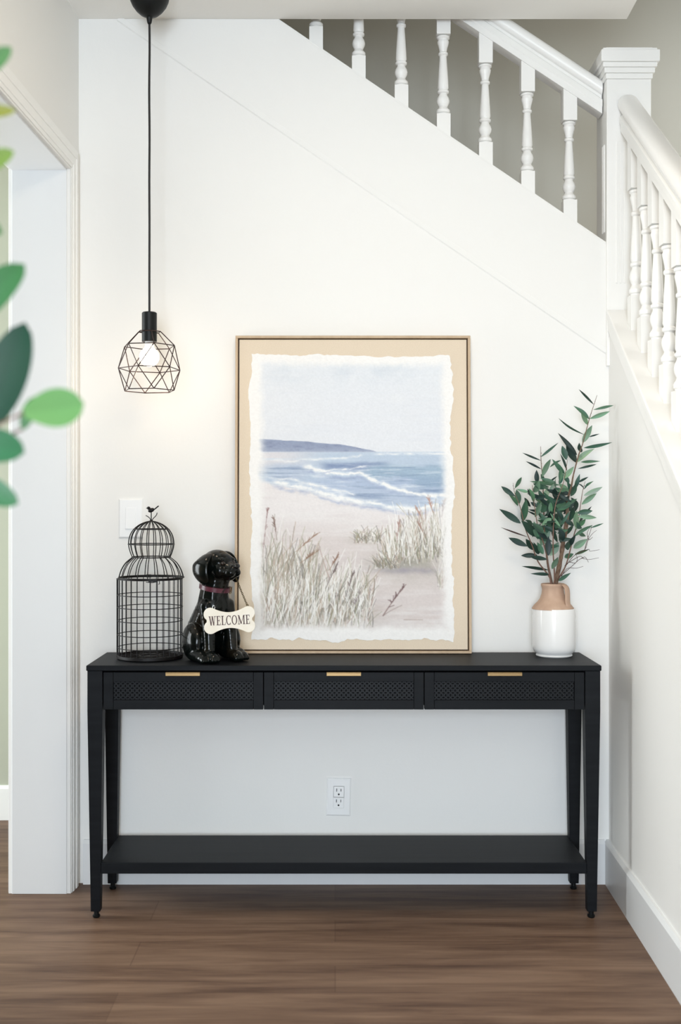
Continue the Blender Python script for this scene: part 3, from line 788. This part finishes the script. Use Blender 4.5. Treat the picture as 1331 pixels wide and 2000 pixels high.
# bird finial: body, head, beak and raised tail in one surface
bm = bmesh.new(); ry = lambda d: Matrix.Rotation(math.radians(d), 3, 'Y')
ellipsoid(bm, (0.000,0,0.0095), (0.0115,0.0068,0.0072), ry(-22), 2)
ellipsoid(bm, (-0.0085,0,0.0165), (0.0060,0.0052,0.0054), None, 2)
ellipsoid(bm, (-0.0145,0,0.0163), (0.0034,0.0014,0.0013), None, 2)
ellipsoid(bm, (0.0155,0,0.0165), (0.0105,0.0026,0.0022), ry(-40), 2)
ellipsoid(bm, (0.0215,0,0.0215), (0.0045,0.0022,0.0024), ry(-35), 2)
bird = link('bird', bm, M['wire'], lid, loc=(lx,0,zf+0.026))
bake(bird, [('REMESH', dict(mode='VOXEL', voxel_size=0.0007)), ('SMOOTH', dict(factor=0.5, iterations=5))])
bm = bmesh.new()
box(bm, 0.012, 0.038, -RB-0.006, -RB-0.002, ztop-0.004, ztop+0.004)
tube(bm, [(0.034,-RB-0.005,ztop+0.003),(0.046,-RB-0.002,ztop),(0.047,-RB-0.003,ztop-0.010),(0.043,-RB-0.004,ztop-0.011)], 0.0014, 6)
tube(bm, [(0.004,-RB-0.005,ztop-0.004),(0.024,-RB-0.006,ztop-0.006),(0.040,-RB-0.005,ztop-0.003)], 0.0013, 6)
link('latch', bm, M['wire'], bcg)
bm = bmesh.new(); box(bm, -0.030, -0.014, RB-0.001, RB+0.004, ztop-0.003, ztop+0.007)
link('hinge', bm, M['wire'], bcg)

# ================================================================ DOG STATUE
DD = 3.690; dc = P(414, 985, DD); YAW = math.radians(33)
dog = thing('dog_figurine', 'glossy black sitting puppy statue with a burgundy collar', 'dog statue', (dc.x, dc.y, TZ), (0, 0, YAW))
# local: forward = -Y, viewer's right = +X
def cap(bm, p0, r0, p1, r1, n=7):
    for i in range(n+1):
        t = i/n; c = Vector(p0).lerp(Vector(p1), t); r = r0+(r1-r0)*t
        ellipsoid(bm, c, (r,r,r), None, 2)
bm = bmesh.new()
def V_(l, f, z): return (l, -f, z)
ellipsoid(bm, V_(0,-.040,.070), (.064,.066,.070))
cap(bm, V_(0,-.040,.090), .066, V_(0,.016,.185), .050)
cap(bm, V_(0,.016,.185), .054, V_(0,.022,.245), .044)
ellipsoid(bm, V_(0,.036,.170), (.050,.036,.056))
for s in (-1, 1):
    ellipsoid(bm, V_(s*.060,-.012,.060), (.034,.062,.062), Matrix.Rotation(s*0.15,3,'Z'))
    cap(bm, V_(s*.066,.020,.024), .024, V_(s*.068,.062,.020), .020)
    ellipsoid(bm, V_(s*.069,.072,.016), (.021,.027,.016))
    cap(bm, V_(s*.036,.036,.175), .027, V_(s*.038,.056,.090), .0215)
    cap(bm, V_(s*.038,.056,.090), .0215, V_(s*.040,.064,.022), .0185)
    ellipsoid(bm, V_(s*.042,.082,.0190), (.0215,.029,.0190))
    for q in (-1, 0, 1): ellipsoid(bm, V_(s*.042+q*.011,.102,.012), (.0074,.012,.0120), None, 2)
    for q in (-1, 0, 1): ellipsoid(bm, V_(s*.069+q*.0105,.092,.011), (.0068,.011,.0095), None, 2)
# tail curled along the far side
cap(bm, V_(.01,-.085,.025), .016, V_(.06,-.085,.014), .010)
# head turned a little further than the body
HY = math.radians(17); HC = Vector(V_(0.006,.032,.300)); HR = Matrix.Rotation(HY,3,'Z') @ Matrix.Rotation(math.radians(-4),3,'X')
def H(l, f, z): return HC + HR @ Vector((l,-f,z))
cap(bm, V_(0,.022,.215), .044, HC+Vector((0,0.004,-.02)), .045, 5)
ellipsoid(bm, H(0,-.004,.008), (.052,.053,.048), HR)
ellipsoid(bm, H(0,.022,.014), (.042,.030,.032), HR)
cap(bm, H(0,.034,-.010), .030, H(0,.058,-.014), .0250, 5)
ellipsoid(bm, H(0,.068,-.010), (.0225,.019,.0175), HR)
for s in (-1, 1):
    ellipsoid(bm, H(s*.0125,.062,-.021), (.0160,.022,.0160), HR)      # upper lips
    ellipsoid(bm, H(s*.026,.030,-.012), (.020,.024,.024), HR)          # cheeks
    ellipsoid(bm, H(s*.022,.040,.022), (.014,.010,.007), HR)           # brows
ellipsoid(bm, H(0,.048,-.036), (.016,.022,.010), HR)                   # lower jaw
body = link('body', bm, M['dog'], dog)
bake(body, [('REMESH', dict(mode='VOXEL', voxel_size=0.0026)), ('SMOOTH', dict(factor=0.5, iterations=9))])
# ears: thick hanging flaps, lofted from the top of the skull down
def ear(s):
    if s < 0: pts = [(-.030,-.004,.041,.015,.006),(-.046,-.006,.034,.023,.007),(-.061,-.008,.022,.030,.0075),(-.070,-.011,.010,.034,.008),(-.073,-.010,-.012,.033,.008),(-.070,-.006,-.032,.028,.0075),(-.064,-.001,-.047,.018,.006),(-.060,.002,-.054,.006,.003)]
    else:     pts = [(.030,-.004,.044,.015,.006),(.045,-.004,.042,.022,.007),(.057,-.003,.030,.026,.0075),(.064,.000,.010,.028,.008),(.066,.004,-.012,.026,.008),(.066,.008,-.032,.022,.0075),(.065,.011,-.046,.014,.006),(.064,.012,-.053,.005,.003)]
    bm = bmesh.new(); n = 20; rows = []
    cs = spline([(p[0],p[1],p[2]) for p in pts], 3); ws = spline([(p[3],p[4],0) for p in pts], 3)
    for i, c in enumerate(cs):
        t = (cs[min(i+1,len(cs)-1)]-cs[max(i-1,0)]).normalized(); wv = Vector((0,1,0)); nn = t.cross(wv).normalized()
        rows.append([])
        for k in range(n):
            a = 2*PI*k/n; q_ = c+wv*ws[i].x*math.cos(a)+nn*(ws[i].y*math.sin(a)+ -s*0.10*ws[i].x*math.cos(a)**2)
            rows[-1].append(bm.verts.new(H(q_.x, q_.y, q_.z)))
    for a, b in zip(rows, rows[1:]):
        for k in range(n): bm.faces.new((a[k],a[(k+1)%n],b[(k+1)%n],b[k]))
    bm.faces.new(rows[0]); bm.faces.new(rows[-1])
    link('ear', bm, M['dog'], dog, smooth=89)
ear(-1); ear(1)
for s in (-1, 1):
    bm = bmesh.new(); ellipsoid(bm, H(s*.0235,.0460,.0100), (.0078,.0062,.0072), HR); link('eye', bm, M['dogeye'], dog, smooth=80)
bm = bmesh.new(); ellipsoid(bm, H(0,.0850,-.0010), (.0125,.0075,.0090), HR); 
link('nose', bm, M['dognose'], dog, smooth=80)
# collar
CC = Vector(V_(0.001,.022,.233)); CT = Matrix.Rotation(math.radians(9),3,'X') @ Matrix.Rotation(math.radians(4),3,'Y')
bm = bmesh.new(); n = 48; rx, ry_ = .0490, .0500
rows = []
for (dr, dz) in ((0.0,-.0075),(.0025,-.0068),(.0025,.0068),(0.0,.0075),(-.004,.0075),(-.004,-.0075)):
    rows.append([bm.verts.new(CC + CT @ Vector(((rx+dr)*math.cos(2*PI*k/n),(ry_+dr)*math.sin(2*PI*k/n),dz))) for k in range(n)])
for i in range(6):
    a, b = rows[i], rows[(i+1)%6]
    for k in range(n): bm.faces.new((a[k],a[(k+1)%n],b[(k+1)%n],b[k]))
col = link('collar', bm, M['collar'], dog, smooth=50)
def CP(ang, dz, dr=.0035):
    a = math.radians(ang); return CC + CT @ Vector(((rx+dr)*math.cos(a),(ry_+dr)*math.sin(a),dz))
bm = bmesh.new(); pts = [CP(-52,.010),CP(-36,.010),CP(-28,.010),CP(-28,-.010),CP(-36,-.010),CP(-52,-.010)]
tube(bm, pts, .0014, 6, True); tube(bm, [CP(-36,.010,.004),CP(-36,-.010,.004)], .0012, 6); tube(bm, [CP(-36,0,.005),CP(-54,0,.004)], .0011, 6)
link('buckle', bm, M['brass'], col, smooth=True)

# ================================================================ WELCOME SIGN hanging from the puppy's mouth
DS = 3.568; scn = P(448.5, 1211, DS)
sg = thing('welcome_sign', "ivory bone-shaped WELCOME sign hanging from the puppy's mouth", 'sign', tuple(scn), (0, math.radians(-2.2), math.radians(4)))
def bone():
    pts = []
    W_, Hh, r = 0.0785, 0.0385, 0.020
    # upper edge from left lobe to right lobe
    def arc(cx, cz, r, a0, a1, n=14):
        return [(cx+r*math.cos(math.radians(a0+(a1-a0)*i/n)), cz+r*math.sin(math.radians(a0+(a1-a0)*i/n))) for i in range(n+1)]
    lx_, lz = 0.0590, 0.0205
    pts += arc(lx_, lz, 0.0205, -55, 112)                            # upper right lobe
    for i in range(1, 14):
        t = i/14; x = (lx_-0.0077)*(1-2*t); pts.append((x, 0.0395-0.0150*math.sin(PI*t)**0.9))
    pts += arc(-lx_, lz, 0.0205, 68, 235)
    pts += arc(-lx_, -lz, 0.0205, 125, 292)
    for i in range(1, 14):
        t = i/14; x = -(lx_-0.0077)*(1-2*t); pts.append((x, -0.0395+0.0150*math.sin(PI*t)**0.9))
    pts += arc(lx_, -lz, 0.0205, -112, 55)
    return pts
bm = bmesh.new(); prism(bm, [(x,-0.0035,z) for x, z in bone()], (0,0.007,0))
board = link('board', bm, M['sign'], sg, bevel=0.0008)
# serif lettering
def letters(text, height, width, depth, y):
    bm = bmesh.new()
    def st(x0,z0,x1,z1,wd): 
        # slanted stroke with horizontal ends
        prism(bm, [(x0-wd/2,0,z0),(x0+wd/2,0,z0),(x1+wd/2,0,z1),(x1-wd/2,0,z1)], (0,depth,0))
    def bar(x0,x1,z0,z1): prism(bm, [(x0,0,z0),(x1,0,z0),(x1,0,z1),(x0,0,z1)], (0,depth,0))
    def arcs(cx,cz,rx,rz,a0,a1,tk,tn,n=36):
        for i in range(n):
            aa, ab = math.radians(a0+(a1-a0)*i/n), math.radians(a0+(a1-a0)*(i+1)/n)
            q = []
            for a, io in ((aa,0),(ab,0),(ab,1),(aa,1)):
                t = tn+(tk-tn)*abs(math.cos(a))**1.5
                q.append((cx+(rx-t*io)*math.cos(a),0,cz+(rz-t*io)*math.sin(a)))
            prism(bm, q, (0,depth,0))
    K, T, S = 0.17, 0.075, 0.06
    x = 0
    for ch in text:
        n0 = len(bm.verts)
        if ch == 'W':
            st(x+.20,1,x+.42,0,K); st(x+.42,0,x+.62,1,T); st(x+.62,1,x+.84,0,K); st(x+.84,0,x+1.05,1,T)
            bar(x+.04,x+.36,1-S,1); bar(x+.50,x+.76,1-S,1); bar(x+.92,x+1.20,1-S,1); adv = 1.24
        elif ch == 'E':
            bar(x+.14,x+.14+K,0,1); bar(x+.04,x+.70,0,S); bar(x+.04,x+.68,1-S,1); bar(x+.3,x+.54,.5-S/2,.5+S/2)
            bar(x+.64,x+.70,0,.26); bar(x+.62,x+.68,.76,1); bar(x+.49,x+.55,.38,.64); adv = .80
        elif ch == 'L':
            bar(x+.14,x+.14+K,0,1); bar(x+.04,x+.70,0,S); bar(x+.04,x+.42,1-S,1); bar(x+.64,x+.70,0,.30); adv = .76
        elif ch == 'C':
            arcs(x+.48,.5,.44,.52,52,308,K,T); bar(x+.74,x+.80,.68,1.0); bar(x+.74,x+.79,0.03,.28); adv = .90
        elif ch == 'O':
            arcs(x+.48,.5,.44,.52,0,360,K,T,48); adv = 1.0
        elif ch == 'M':
            bar(x+.15,x+.15+T,0,1); bar(x+.93,x+.93+K,0,1); st(x+.19,1,x+.56,.05,K); st(x+.56,.05,x+.97,1,T)
            bar(x+.04,x+.36,0,S); bar(x+.04,x+.26,1-S,1); bar(x+.84,x+1.19,0,S); bar(x+.95,x+1.19,1-S,1); adv = 1.26
        x += adv
    sxx = width/x
    for v in bm.verts: v.co = Vector(((v.co.x-x/2)*sxx, v.co.y+y, (v.co.z-0.5)*height))
    return bm
link('lettering', letters('WELCOME', 0.0285, 0.130, 0.0006, -0.0040), M['letter'], sg)
def chain(p0, p1, sag, nm, mm):
    bm = bmesh.new(); p0 = Vector(p0); p1 = Vector(p1); L = (p1-p0).length; n = max(4, int(L/0.0062))
    pts = [p0.lerp(p1, i/n)+Vector((0,0,-sag*4*(i/n)*(1-i/n))) for i in range(n+1)]
    for i in range(n):
        a, b = pts[i], pts[i+1]; t = (b-a).normalized(); u = t.orthogonal().normalized(); s = t.cross(u)
        if i % 2: u, s = s, u
        m_ = (a+b)/2; hl = (b-a).length*0.66
        tube(bm, [m_+t*hl*math.cos(2*PI*k/10)+u*0.0026*math.sin(2*PI*k/10) for k in range(10)], 0.0009, 5, True)
    return link(nm, bm, mm, sg, smooth=True)
def W2L(v):
    mt = Matrix.Translation(scn) @ Matrix.Rotation(math.radians(4),4,'Z') @ Matrix.Rotation(math.radians(-2.2),4,'Y')
    return mt.inverted() @ Vector(v)
dm = Matrix.Translation(dog.location) @ Matrix.Rotation(YAW,4,'Z')
mouth = W2L(dm @ H(0.012,.066,-.036)); 
mouth2 = W2L(dm @ H(-0.012,.066,-.036))
chain(mouth, (0.0575,0.0,0.0425), 0.002, 'chain', M['chain'])
chain(mouth2, (-0.0475,0.0,0.0425), 0.004, 'chain', M['wire'])
for x in (-0.0475, 0.0575):
    bm = bmesh.new(); tube(bm, [Vector((x+0.0035*math.cos(2*PI*k/14),0,0.0415+0.0055*math.sin(2*PI*k/14))) for k in range(14)], 0.0009, 6, True)
    link('hanging_loop', bm, M['plastic'] if x < 0 else M['chain'], sg, smooth=True)

# ================================================================ VASE
DV = 3.777; vc = P(1083, 985, DV); vs_ = F/DV
vz = thing('vase', 'white glazed jug vase with a bare terracotta neck and handle', 'vase', (vc.x, vc.y, TZ))
def hv(py): return CZ-(py-CY)*DV/F-TZ
bm = bmesh.new(); R0 = 0.0715; zs = hv(1188)
lathe(bm, [(0.0,0.0),(0.056,0.0),(0.0595,0.002),(0.0600,0.0045),(0.0565,0.007),(0.0605,0.0105),(0.0665,0.017),(0.0700,0.026),(R0,0.040),(R0+0.0005,0.08),(R0,zs-0.020),(0.0708,zs-0.006),(0.0695,zs+0.0006),(0.0675,zs+0.0010),(0.060,zs-0.004)], 56, close=False)
link('glazed_body', bm, M['glaze'], vz, smooth=50)
zt = hv(1139.5)
bm = bmesh.new()
lathe(bm, [(0.0690,zs-0.002),(0.0680,zs+0.002),(0.0600,zs+0.012),(0.0500,zs+0.022),(0.0420,zs+0.034),(0.0370,zs+0.050),(0.0358,zs+0.062),(0.0368,zs+0.070),(0.0388,zs+0.074),(0.0395,zt-0.003),(0.0375,zt),(0.0335,zt-0.001),(0.0320,zt-0.010),(0.031,zs+0.050),(0.038,zs+0.030),(0.05,zs+0.01)], 48, (-0.004,0), close=False)
link('terracotta_neck', bm, M['terracotta'], vz, smooth=50)
# strap handle towards the front right
ha = math.radians(-42)
prof = [(0.033,zt-0.006),(0.042,zt-0.004),(0.0510,zt-0.012),(0.0545,zt-0.026),(0.0550,zt-0.045),(0.0555,zs+0.020),(0.0585,zs+0.009),(0.0590,zs+0.004)]
cpts = spline([(r,0,z) for r, z in prof], 4)
bm = bmesh.new(); rows = []
rt = Vector((-math.sin(ha),math.cos(ha),0)); rd = Vector((math.cos(ha),math.sin(ha),0))
for i, p in enumerate(cpts):
    tg = (cpts[min(i+1,len(cpts)-1)]-cpts[max(i-1,0)]).normalized(); nn = Vector((-tg.z,0,tg.x))
    n3 = rd*nn.x+Vector((0,0,nn.z)); c3 = rd*p.x+Vector((0,0,p.z))+Vector((-0.004,0,0))
    hw_ = 0.0125+0.003*(i/len(cpts))
    rows.append([bm.verts.new(c3+rt*hw_*math.cos(2*PI*k/12)+n3*0.0048*math.sin(2*PI*k/12)) for k in range(12)])
for a, b in zip(rows, rows[1:]):
    for k in range(12): bm.faces.new((a[k],a[(k+1)%12],b[(k+1)%12],b[k]))
bm.faces.new(rows[0]); bm.faces.new(rows[-1])
link('handle', bm, M['terracotta'], vz, smooth=60)

# ================================================================ LEAFY BRANCHES IN THE VASE
rnd = random.Random(11)
br_root = thing('olive_branches', 'tall spray of narrow green leaves on brown stems in the vase', 'plant', (vc.x-0.004, vc.y, TZ+0.06))
OB = Vector(br_root.location)
def Q(zx, zy, D): return P(950+zx/3.448, 740+zy/3.448, D)-OB
def leaf(bm, lay, base, tip, wd, nrm, color, color2, bend=0.12, fold=0.25, n=7, shape=0.75, pw=0.9):
    base = Vector(base); tip = Vector(tip); d = tip-base; L = d.length; d.normalize()
    nrm = Vector(nrm); nrm = (nrm-d*nrm.dot(d)).normalized(); s = d.cross(nrm)
    rows = []
    for i in range(n+1):
        t = i/n; wv = wd/2*max(0.05, math.sin(PI*min(1, t**shape*0.97+0.03)))**pw
        if i == n: wv = wd*0.015
        c = base+d*(L*t)+nrm*(bend*L*math.sin(PI*t))
        rows.append((bm.verts.new(c-s*wv+nrm*(fold*wv)), bm.verts.new(c), bm.verts.new(c+s*wv+nrm*(fold*wv))))
    for a, b in zip(rows, rows[1:]):
        for k in (0, 1):
            f = bm.faces.new((a[k],a[k+1],b[k+1],b[k])); f.smooth = True
            for lp in f.loops: lp[lay] = (*(color if k == 0 else color2), 1)
D1 = DV
stems = [
 ('trunk', [(465,1450,.0),(470,1365,.0),(500,1230,-.005),(520,1100,-.012),(545,950,-.02),(550,820,-.025),(575,720,-.03),(590,640,-.03),(625,510,-.03),(650,440,-.03),(685,310,-.025),(705,240,-.02),(725,180,-.02),(748,110,-.015)],
   [.0072,.0074,.0074,.0072,.0068,.0050,.003,.0024,.0020,.0017,.0013,.0011,.0009,.0006]),
 ('stem', [(445,1450,.01),(440,1365,.012),(415,1240,.015),(400,1080,.02),(390,930,.025),(385,760,.03),(378,640,.035),(370,540,.04),(368,455,.04)], [.0044,.0042,.0036,.003,.0024,.0018,.0014,.0011,.0007]),
 ('stem', [(450,1450,-.01),(430,1340,-.012),(350,1230,-.02),(310,1120,-.03),(265,1010,-.04),(240,900,-.045),(222,840,-.05),(190,760,-.05),(182,700,-.05)], [.0026,.0025,.0022,.0019,.0016,.0013,.0011,.0008,.0006]),
 ('stem', [(475,1450,.005),(482,1360,.01),(540,1250,.02),(590,1060,.035),(620,960,.04),(635,860,.045),(650,760,.045),(668,690,.045)], [.0028,.0028,.0024,.0019,.0015,.0012,.0010,.0006]),
 ('stem', [(442,1440,-.005),(420,1250,-.02),(385,1100,-.04),(350,1000,-.055),(330,880,-.065),(318,780,-.07),(312,715,-.07)], [.0026,.0022,.0018,.0015,.0012,.0009,.0006]),
 ('stem', [(465,1440,-.01),(460,1300,-.03),(452,1150,-.05),(455,980,-.065),(470,840,-.07),(515,720,-.075),(540,600,-.07),(548,540,-.07)], [.0028,.0024,.0021,.0018,.0015,.0012,.0009,.0006]),
]
for nm, pts, rr in stems:
    p3 = spline([Q(x, y, D1+d) for x, y, d in pts], 5)
    r3 = []
    for i in range(len(rr)-1):
        for j in range(5): r3.append(rr[i]+(rr[i+1]-rr[i])*j/5)
    r3.append(rr[-1])
    bm = bmesh.new()
    if nm == 'trunk': r3 = [r*(1+0.16*rnd.uniform(-1,1)) if r > .004 else r for r in r3]
    tube(bm, p3, r3, 10)
    link(nm, bm, M['bark'] if nm == 'trunk' else M['redtwig'] if rr[0] < .003 else M['bark'], br_root, smooth=60)
twigs = [[(500,1345,0),(545,1278,-.03),(610,1275,-.04),(655,1262,-.045)],[(500,1330,0),(580,1260,-.03),(640,1210,-.04),(690,1217,-.045),(760,1205,-.05)],[(640,1210,-.04),(668,1200,-.035),(690,1235,-.05)],
 [(530,1260,.0),(560,1235,-.02),(600,1240,-.03),(615,1210,-.035),(600,1170,-.03)],[(545,1250,.01),(600,1185,-.01),(690,1148,-.02),(700,1160,-.02),(765,1150,-.03)],[(600,1185,-.01),(665,1150,-.03),(690,1080,-.04),(720,1040,-.04),(745,1020,-.045)],
 [(665,1150,-.03),(680,1090,-.02),(705,1020,-.015),(710,985,-.015)],[(688,1085,-.04),(705,1078,-.05),(718,1065,-.05)],[(690,1080,-.04),(682,1040,-.045),(700,1000,-.05)],[(560,1235,-.02),(610,1205,-.05),(640,1195,-.06),(660,1215,-.06)]]
for tw in twigs:
    bm = bmesh.new()
    p3 = spline([Q(x,y,D1+d) for x,y,d in tw], 4); tube(bm, p3, [0.0011*(1-0.55*i/len(p3)) for i in range(len(p3))], 6)
    link('twig', bm, M['twig'], br_root, smooth=True)
# little buds near the growing tips
for (x,y,d) in ((735,150,-.02),(728,165,-.018),(708,232,-.02),(700,255,-.02),(372,500,.04),(366,520,.04),(374,570,.038),(184,720,-.05),(188,740,-.05),(660,720,.045),(655,740,.045),(314,740,-.07)):
    bm = bmesh.new(); ellipsoid(bm, Q(x+rnd.uniform(-4,4),y,D1+d), (.0013,.0013,.0016), None, 1)
    link('bud', bm, M['twig'], br_root, smooth=True)
# leaves: base, tip, width (all as laid out on the spray), tone: d dark, m mid, l light, b brown; depth at base and tip
LV = """725 172 625 70 18 d|725 208 860 178 22 m|700 268 835 218 34 l|695 270 590 182 34 m|685 310 640 215 40 l|660 375 488 264 20 d|650 430 715 312 46 l|695 390 765 370 12 d|660 465 850 428 28 m|640 495 628 430 40 d
610 565 540 430 60 d|612 512 485 365 36 d|612 560 730 470 46 l|640 560 770 555 22 m|620 605 745 575 18 d|370 525 487 430 20 m|370 550 245 498 16 d|372 608 268 555 18 d|378 660 435 540 42 l|530 640 445 540 36 m
540 545 512 450 50 m|545 620 500 505 24 d|430 595 505 548 20 m|520 672 592 590 46 l|495 695 500 605 36 m|420 700 480 655 14 d|615 700 690 660 18 d|600 740 632 640 32 m|665 730 725 688 18 m|660 785 785 728 38 l
645 845 745 770 40 l|660 738 612 708 14 d|570 790 610 700 42 d|495 715 295 690 28 m|345 700 340 613 38 d|325 765 357 680 52 l|195 790 102 723 38 d|215 855 152 778 38 m|225 840 205 745 48 m|195 735 240 662 30 m
290 764 205 742 24 l|322 832 288 738 46 m|248 960 270 808 58 m|232 972 90 877 50 d|280 1065 98 1000 13 b|278 1127 152 1070 46 d|335 1062 238 955 66 d|345 1187 235 1190 38 d|412 1216 300 1200 34 d|418 1287 240 1262 28 d
428 1318 300 1312 26 d|488 1360 572 1306 30 m|388 1040 308 970 54 d|368 1122 432 1008 62 l|350 1080 322 960 50 m|430 1190 488 1100 58 l|420 1190 420 1060 46 d|445 1280 485 1200 44 l|372 900 440 805 76 m|535 850 378 880 50 m
430 1000 437 888 54 d|392 805 352 748 42 m|520 1090 485 1000 52 d|610 1015 612 888 56 l|602 892 572 798 62 d|615 902 718 888 46 m|620 925 745 935 36 l|625 970 712 858 24 d|590 1062 720 985 30 m|700 1005 792 972 14 m
590 1140 682 1078 52 l|552 1152 562 1085 62 d|600 1182 692 1150 26 m|528 1202 590 1178 42 m|400 805 412 738 42 l|470 812 460 735 42 d|365 892 345 828 42 m|362 892 285 880 20 d|342 922 278 890 15 d|310 1000 262 950 40 d
322 1152 268 1078 48 d|525 795 455 730 44 m|455 900 540 830 54 m|470 870 400 780 52 m|500 980 455 900 48 l|560 960 590 860 46 d|480 760 560 745 34 m|455 1040 400 960 44 m|540 1050 590 980 40 d|400 960 345 900 46 m
330 930 372 830 40 l|440 940 375 985 44 l|300 860 258 800 34 d|480 1100 445 1000 40 d|385 1180 345 1100 44 m|355 1180 320 1100 40 d|470 1010 500 920 40 m|560 880 510 800 44 d|590 780 545 690 38 m|425 770 470 700 36 l
640 1010 610 960 36 m|570 1120 605 1050 36 d|510 905 470 850 44 l|450 830 520 780 40 d|400 700 370 640 24 m|310 800 280 740 30 d|625 1040 672 1060 30 m|345 860 300 830 30 d|560 700 520 640 34 m|690 700 660 745 16 m"""
tone = {'d': [(30,52,45),(36,62,50),(26,46,42)], 'm': [(62,96,76),(72,106,80),(52,86,70)], 'l': [(112,142,116),(100,132,104),(126,152,130)], 'b': [(66,44,40)]*3}
bm = bmesh.new(); lay = bm.loops.layers.float_color.new('Col')
for item in LV.replace('\n','|').split('|'):
    a = item.split(); bx,by,tx,ty,wd = map(float, a[:5]); tn = a[5]
    rad = abs(bx-470)/400
    db = rnd.uniform(-.075,.055); dt = db+rnd.uniform(-.045,.035)
    dt = min(dt, .095); 
    c = rgb(*rnd.choice(tone[tn])); k = rnd.uniform(.85,1.15); c = tuple(x*k for x in c); c2 = tuple(min(1,x*rnd.uniform(1.0,1.35)) for x in c)
    nrm = Vector((rnd.uniform(-.5,.5),-1,rnd.uniform(-.2,.6)))
    leaf(bm, lay, Q(bx,by,D1+db), Q(tx,ty,D1+dt), wd/3.448*D1/F*0.88, nrm, c, c2, rnd.uniform(-.13,.13), rnd.uniform(.1,.5), 8, rnd.uniform(.8,1.05))
for i in range(58):
    bx, by = rnd.gauss(465, 75), rnd.uniform(700, 1130); a = rnd.uniform(-2.2, 2.2); L = rnd.uniform(70, 125)
    tx, ty = bx+L*math.sin(a), by-L*abs(math.cos(a))*0.9
    if not (250 < bx < 640 and 260 < tx < 700): continue
    c = rgb(*rnd.choice(tone[rnd.choice('ddmmml')])); c2 = tuple(min(1,x*rnd.uniform(1.0,1.35)) for x in c)
    db = rnd.uniform(-.07,.05)
    leaf(bm, lay, Q(bx,by,D1+db), Q(tx,ty,D1+db+rnd.uniform(-.04,.03)), rnd.uniform(26,44)/3.448*D1/F*0.85, Vector((rnd.uniform(-.6,.6),-1,rnd.uniform(-.3,.6))), c, c2, rnd.uniform(-.13,.13), rnd.uniform(.1,.5), 8, rnd.uniform(.8,1.05))
link('foliage', bm, M['leaf'], br_root)

# ================================================================ BROAD-LEAVED PLANT close to the camera on the left
DP = 1.32
px0 = P(-190, 985, DP)
fp = thing('potted_ficus', 'out-of-focus green broad-leaved plant in the left foreground', 'plant', (px0.x, px0.y, 0))
FO = Vector(fp.location)
def G(x, y, D=DP): return P(x, y, D)-FO
bm = bmesh.new(); lathe(bm, [(0,0),(0.10,0),(0.105,0.004),(0.13,0.24),(0.135,0.25),(0.125,0.25),(0.12,0.22),(0.0,0.22)], 36, close=False)
link('pot', bm, M['pot'], fp, smooth=50)
bm = bmesh.new(); lathe(bm, [(0,0.222),(0.118,0.222),(0.118,0.226),(0,0.232)], 30, close=False); link('soil', bm, M['soil'], fp)
bm = bmesh.new()
tube(bm, spline([(0,0,0.22),(0.01,0,0.6),(-0.005,0.01,1.0),(0.01,0,1.3),(0.0,0,1.6),(0.015,0,1.85)],6), [0.009-0.0055*i/30 for i in range(31)], 10)
link('trunk', bm, M['bark'], fp, smooth=True)
FL = [ # base, tip, width, depth, colour, (shape)
 (-60,150,22,92,44,0,(92,150,92)),(-70,225,32,216,30,.05,(150,160,50)),(-60,335,28,296,44,.04,(132,170,80)),(-70,640,48,516,70,0,(58,130,74)),(-20,835,49,630,90,.02,(22,78,58)),
      (46,806,164,788,88,-.03,(116,182,112)),(44,838,66,775,26,.02,(70,140,80)),(-60,855,48,884,66,0,(56,132,90)),(-70,935,36,984,52,.03,(64,140,92)),(-120,420,5,455,60,.05,(80,140,80)),
      (-200,500,-120,420,70,.04,(70,130,76)),(-180,760,-90,700,80,-.04,(60,128,80)),(-220,300,-260,200,70,0,(80,140,80)),(-240,900,-320,860,80,0,(60,120,76)),(-220,620,-310,560,80,.03,(64,130,80)),(-200,1040,-110,1090,74,.03,(60,126,78))]
bm = bmesh.new(); lay = bm.loops.layers.float_color.new('Col'); bt = bmesh.new()
for bx,by,tx,ty,wd,dd,c in FL:
    cc_ = rgb(*c); cc_ = (cc_[0]*0.60, cc_[1]*0.54, cc_[2]*0.48); nrm = Vector((rnd.uniform(-.3,.3),-1,rnd.uniform(0,.5)))
    leaf(bm, lay, G(bx,by,DP+dd), G(tx,ty,DP+dd+rnd.uniform(-.01,.02)), wd*DP/F*1.05, nrm, cc_, tuple(min(1,x*1.12) for x in cc_), rnd.uniform(-.06,.1), .15, 12, 1.25 if c == (116,182,112) else 1.0, 0.55)
    b0 = G(bx,by,DP+dd); zst = max(0.35, min(1.8, b0.z-0.06))
    mid = Vector((b0.x*0.45, b0.y*0.5, b0.z-0.035))
    tube(bt, spline([(0.004,0,zst),mid,b0],4), 0.0016, 6)
link('foliage', bm, M['bigleaf'], fp)
link('branches', bt, M['redtwig'], fp, smooth=True)
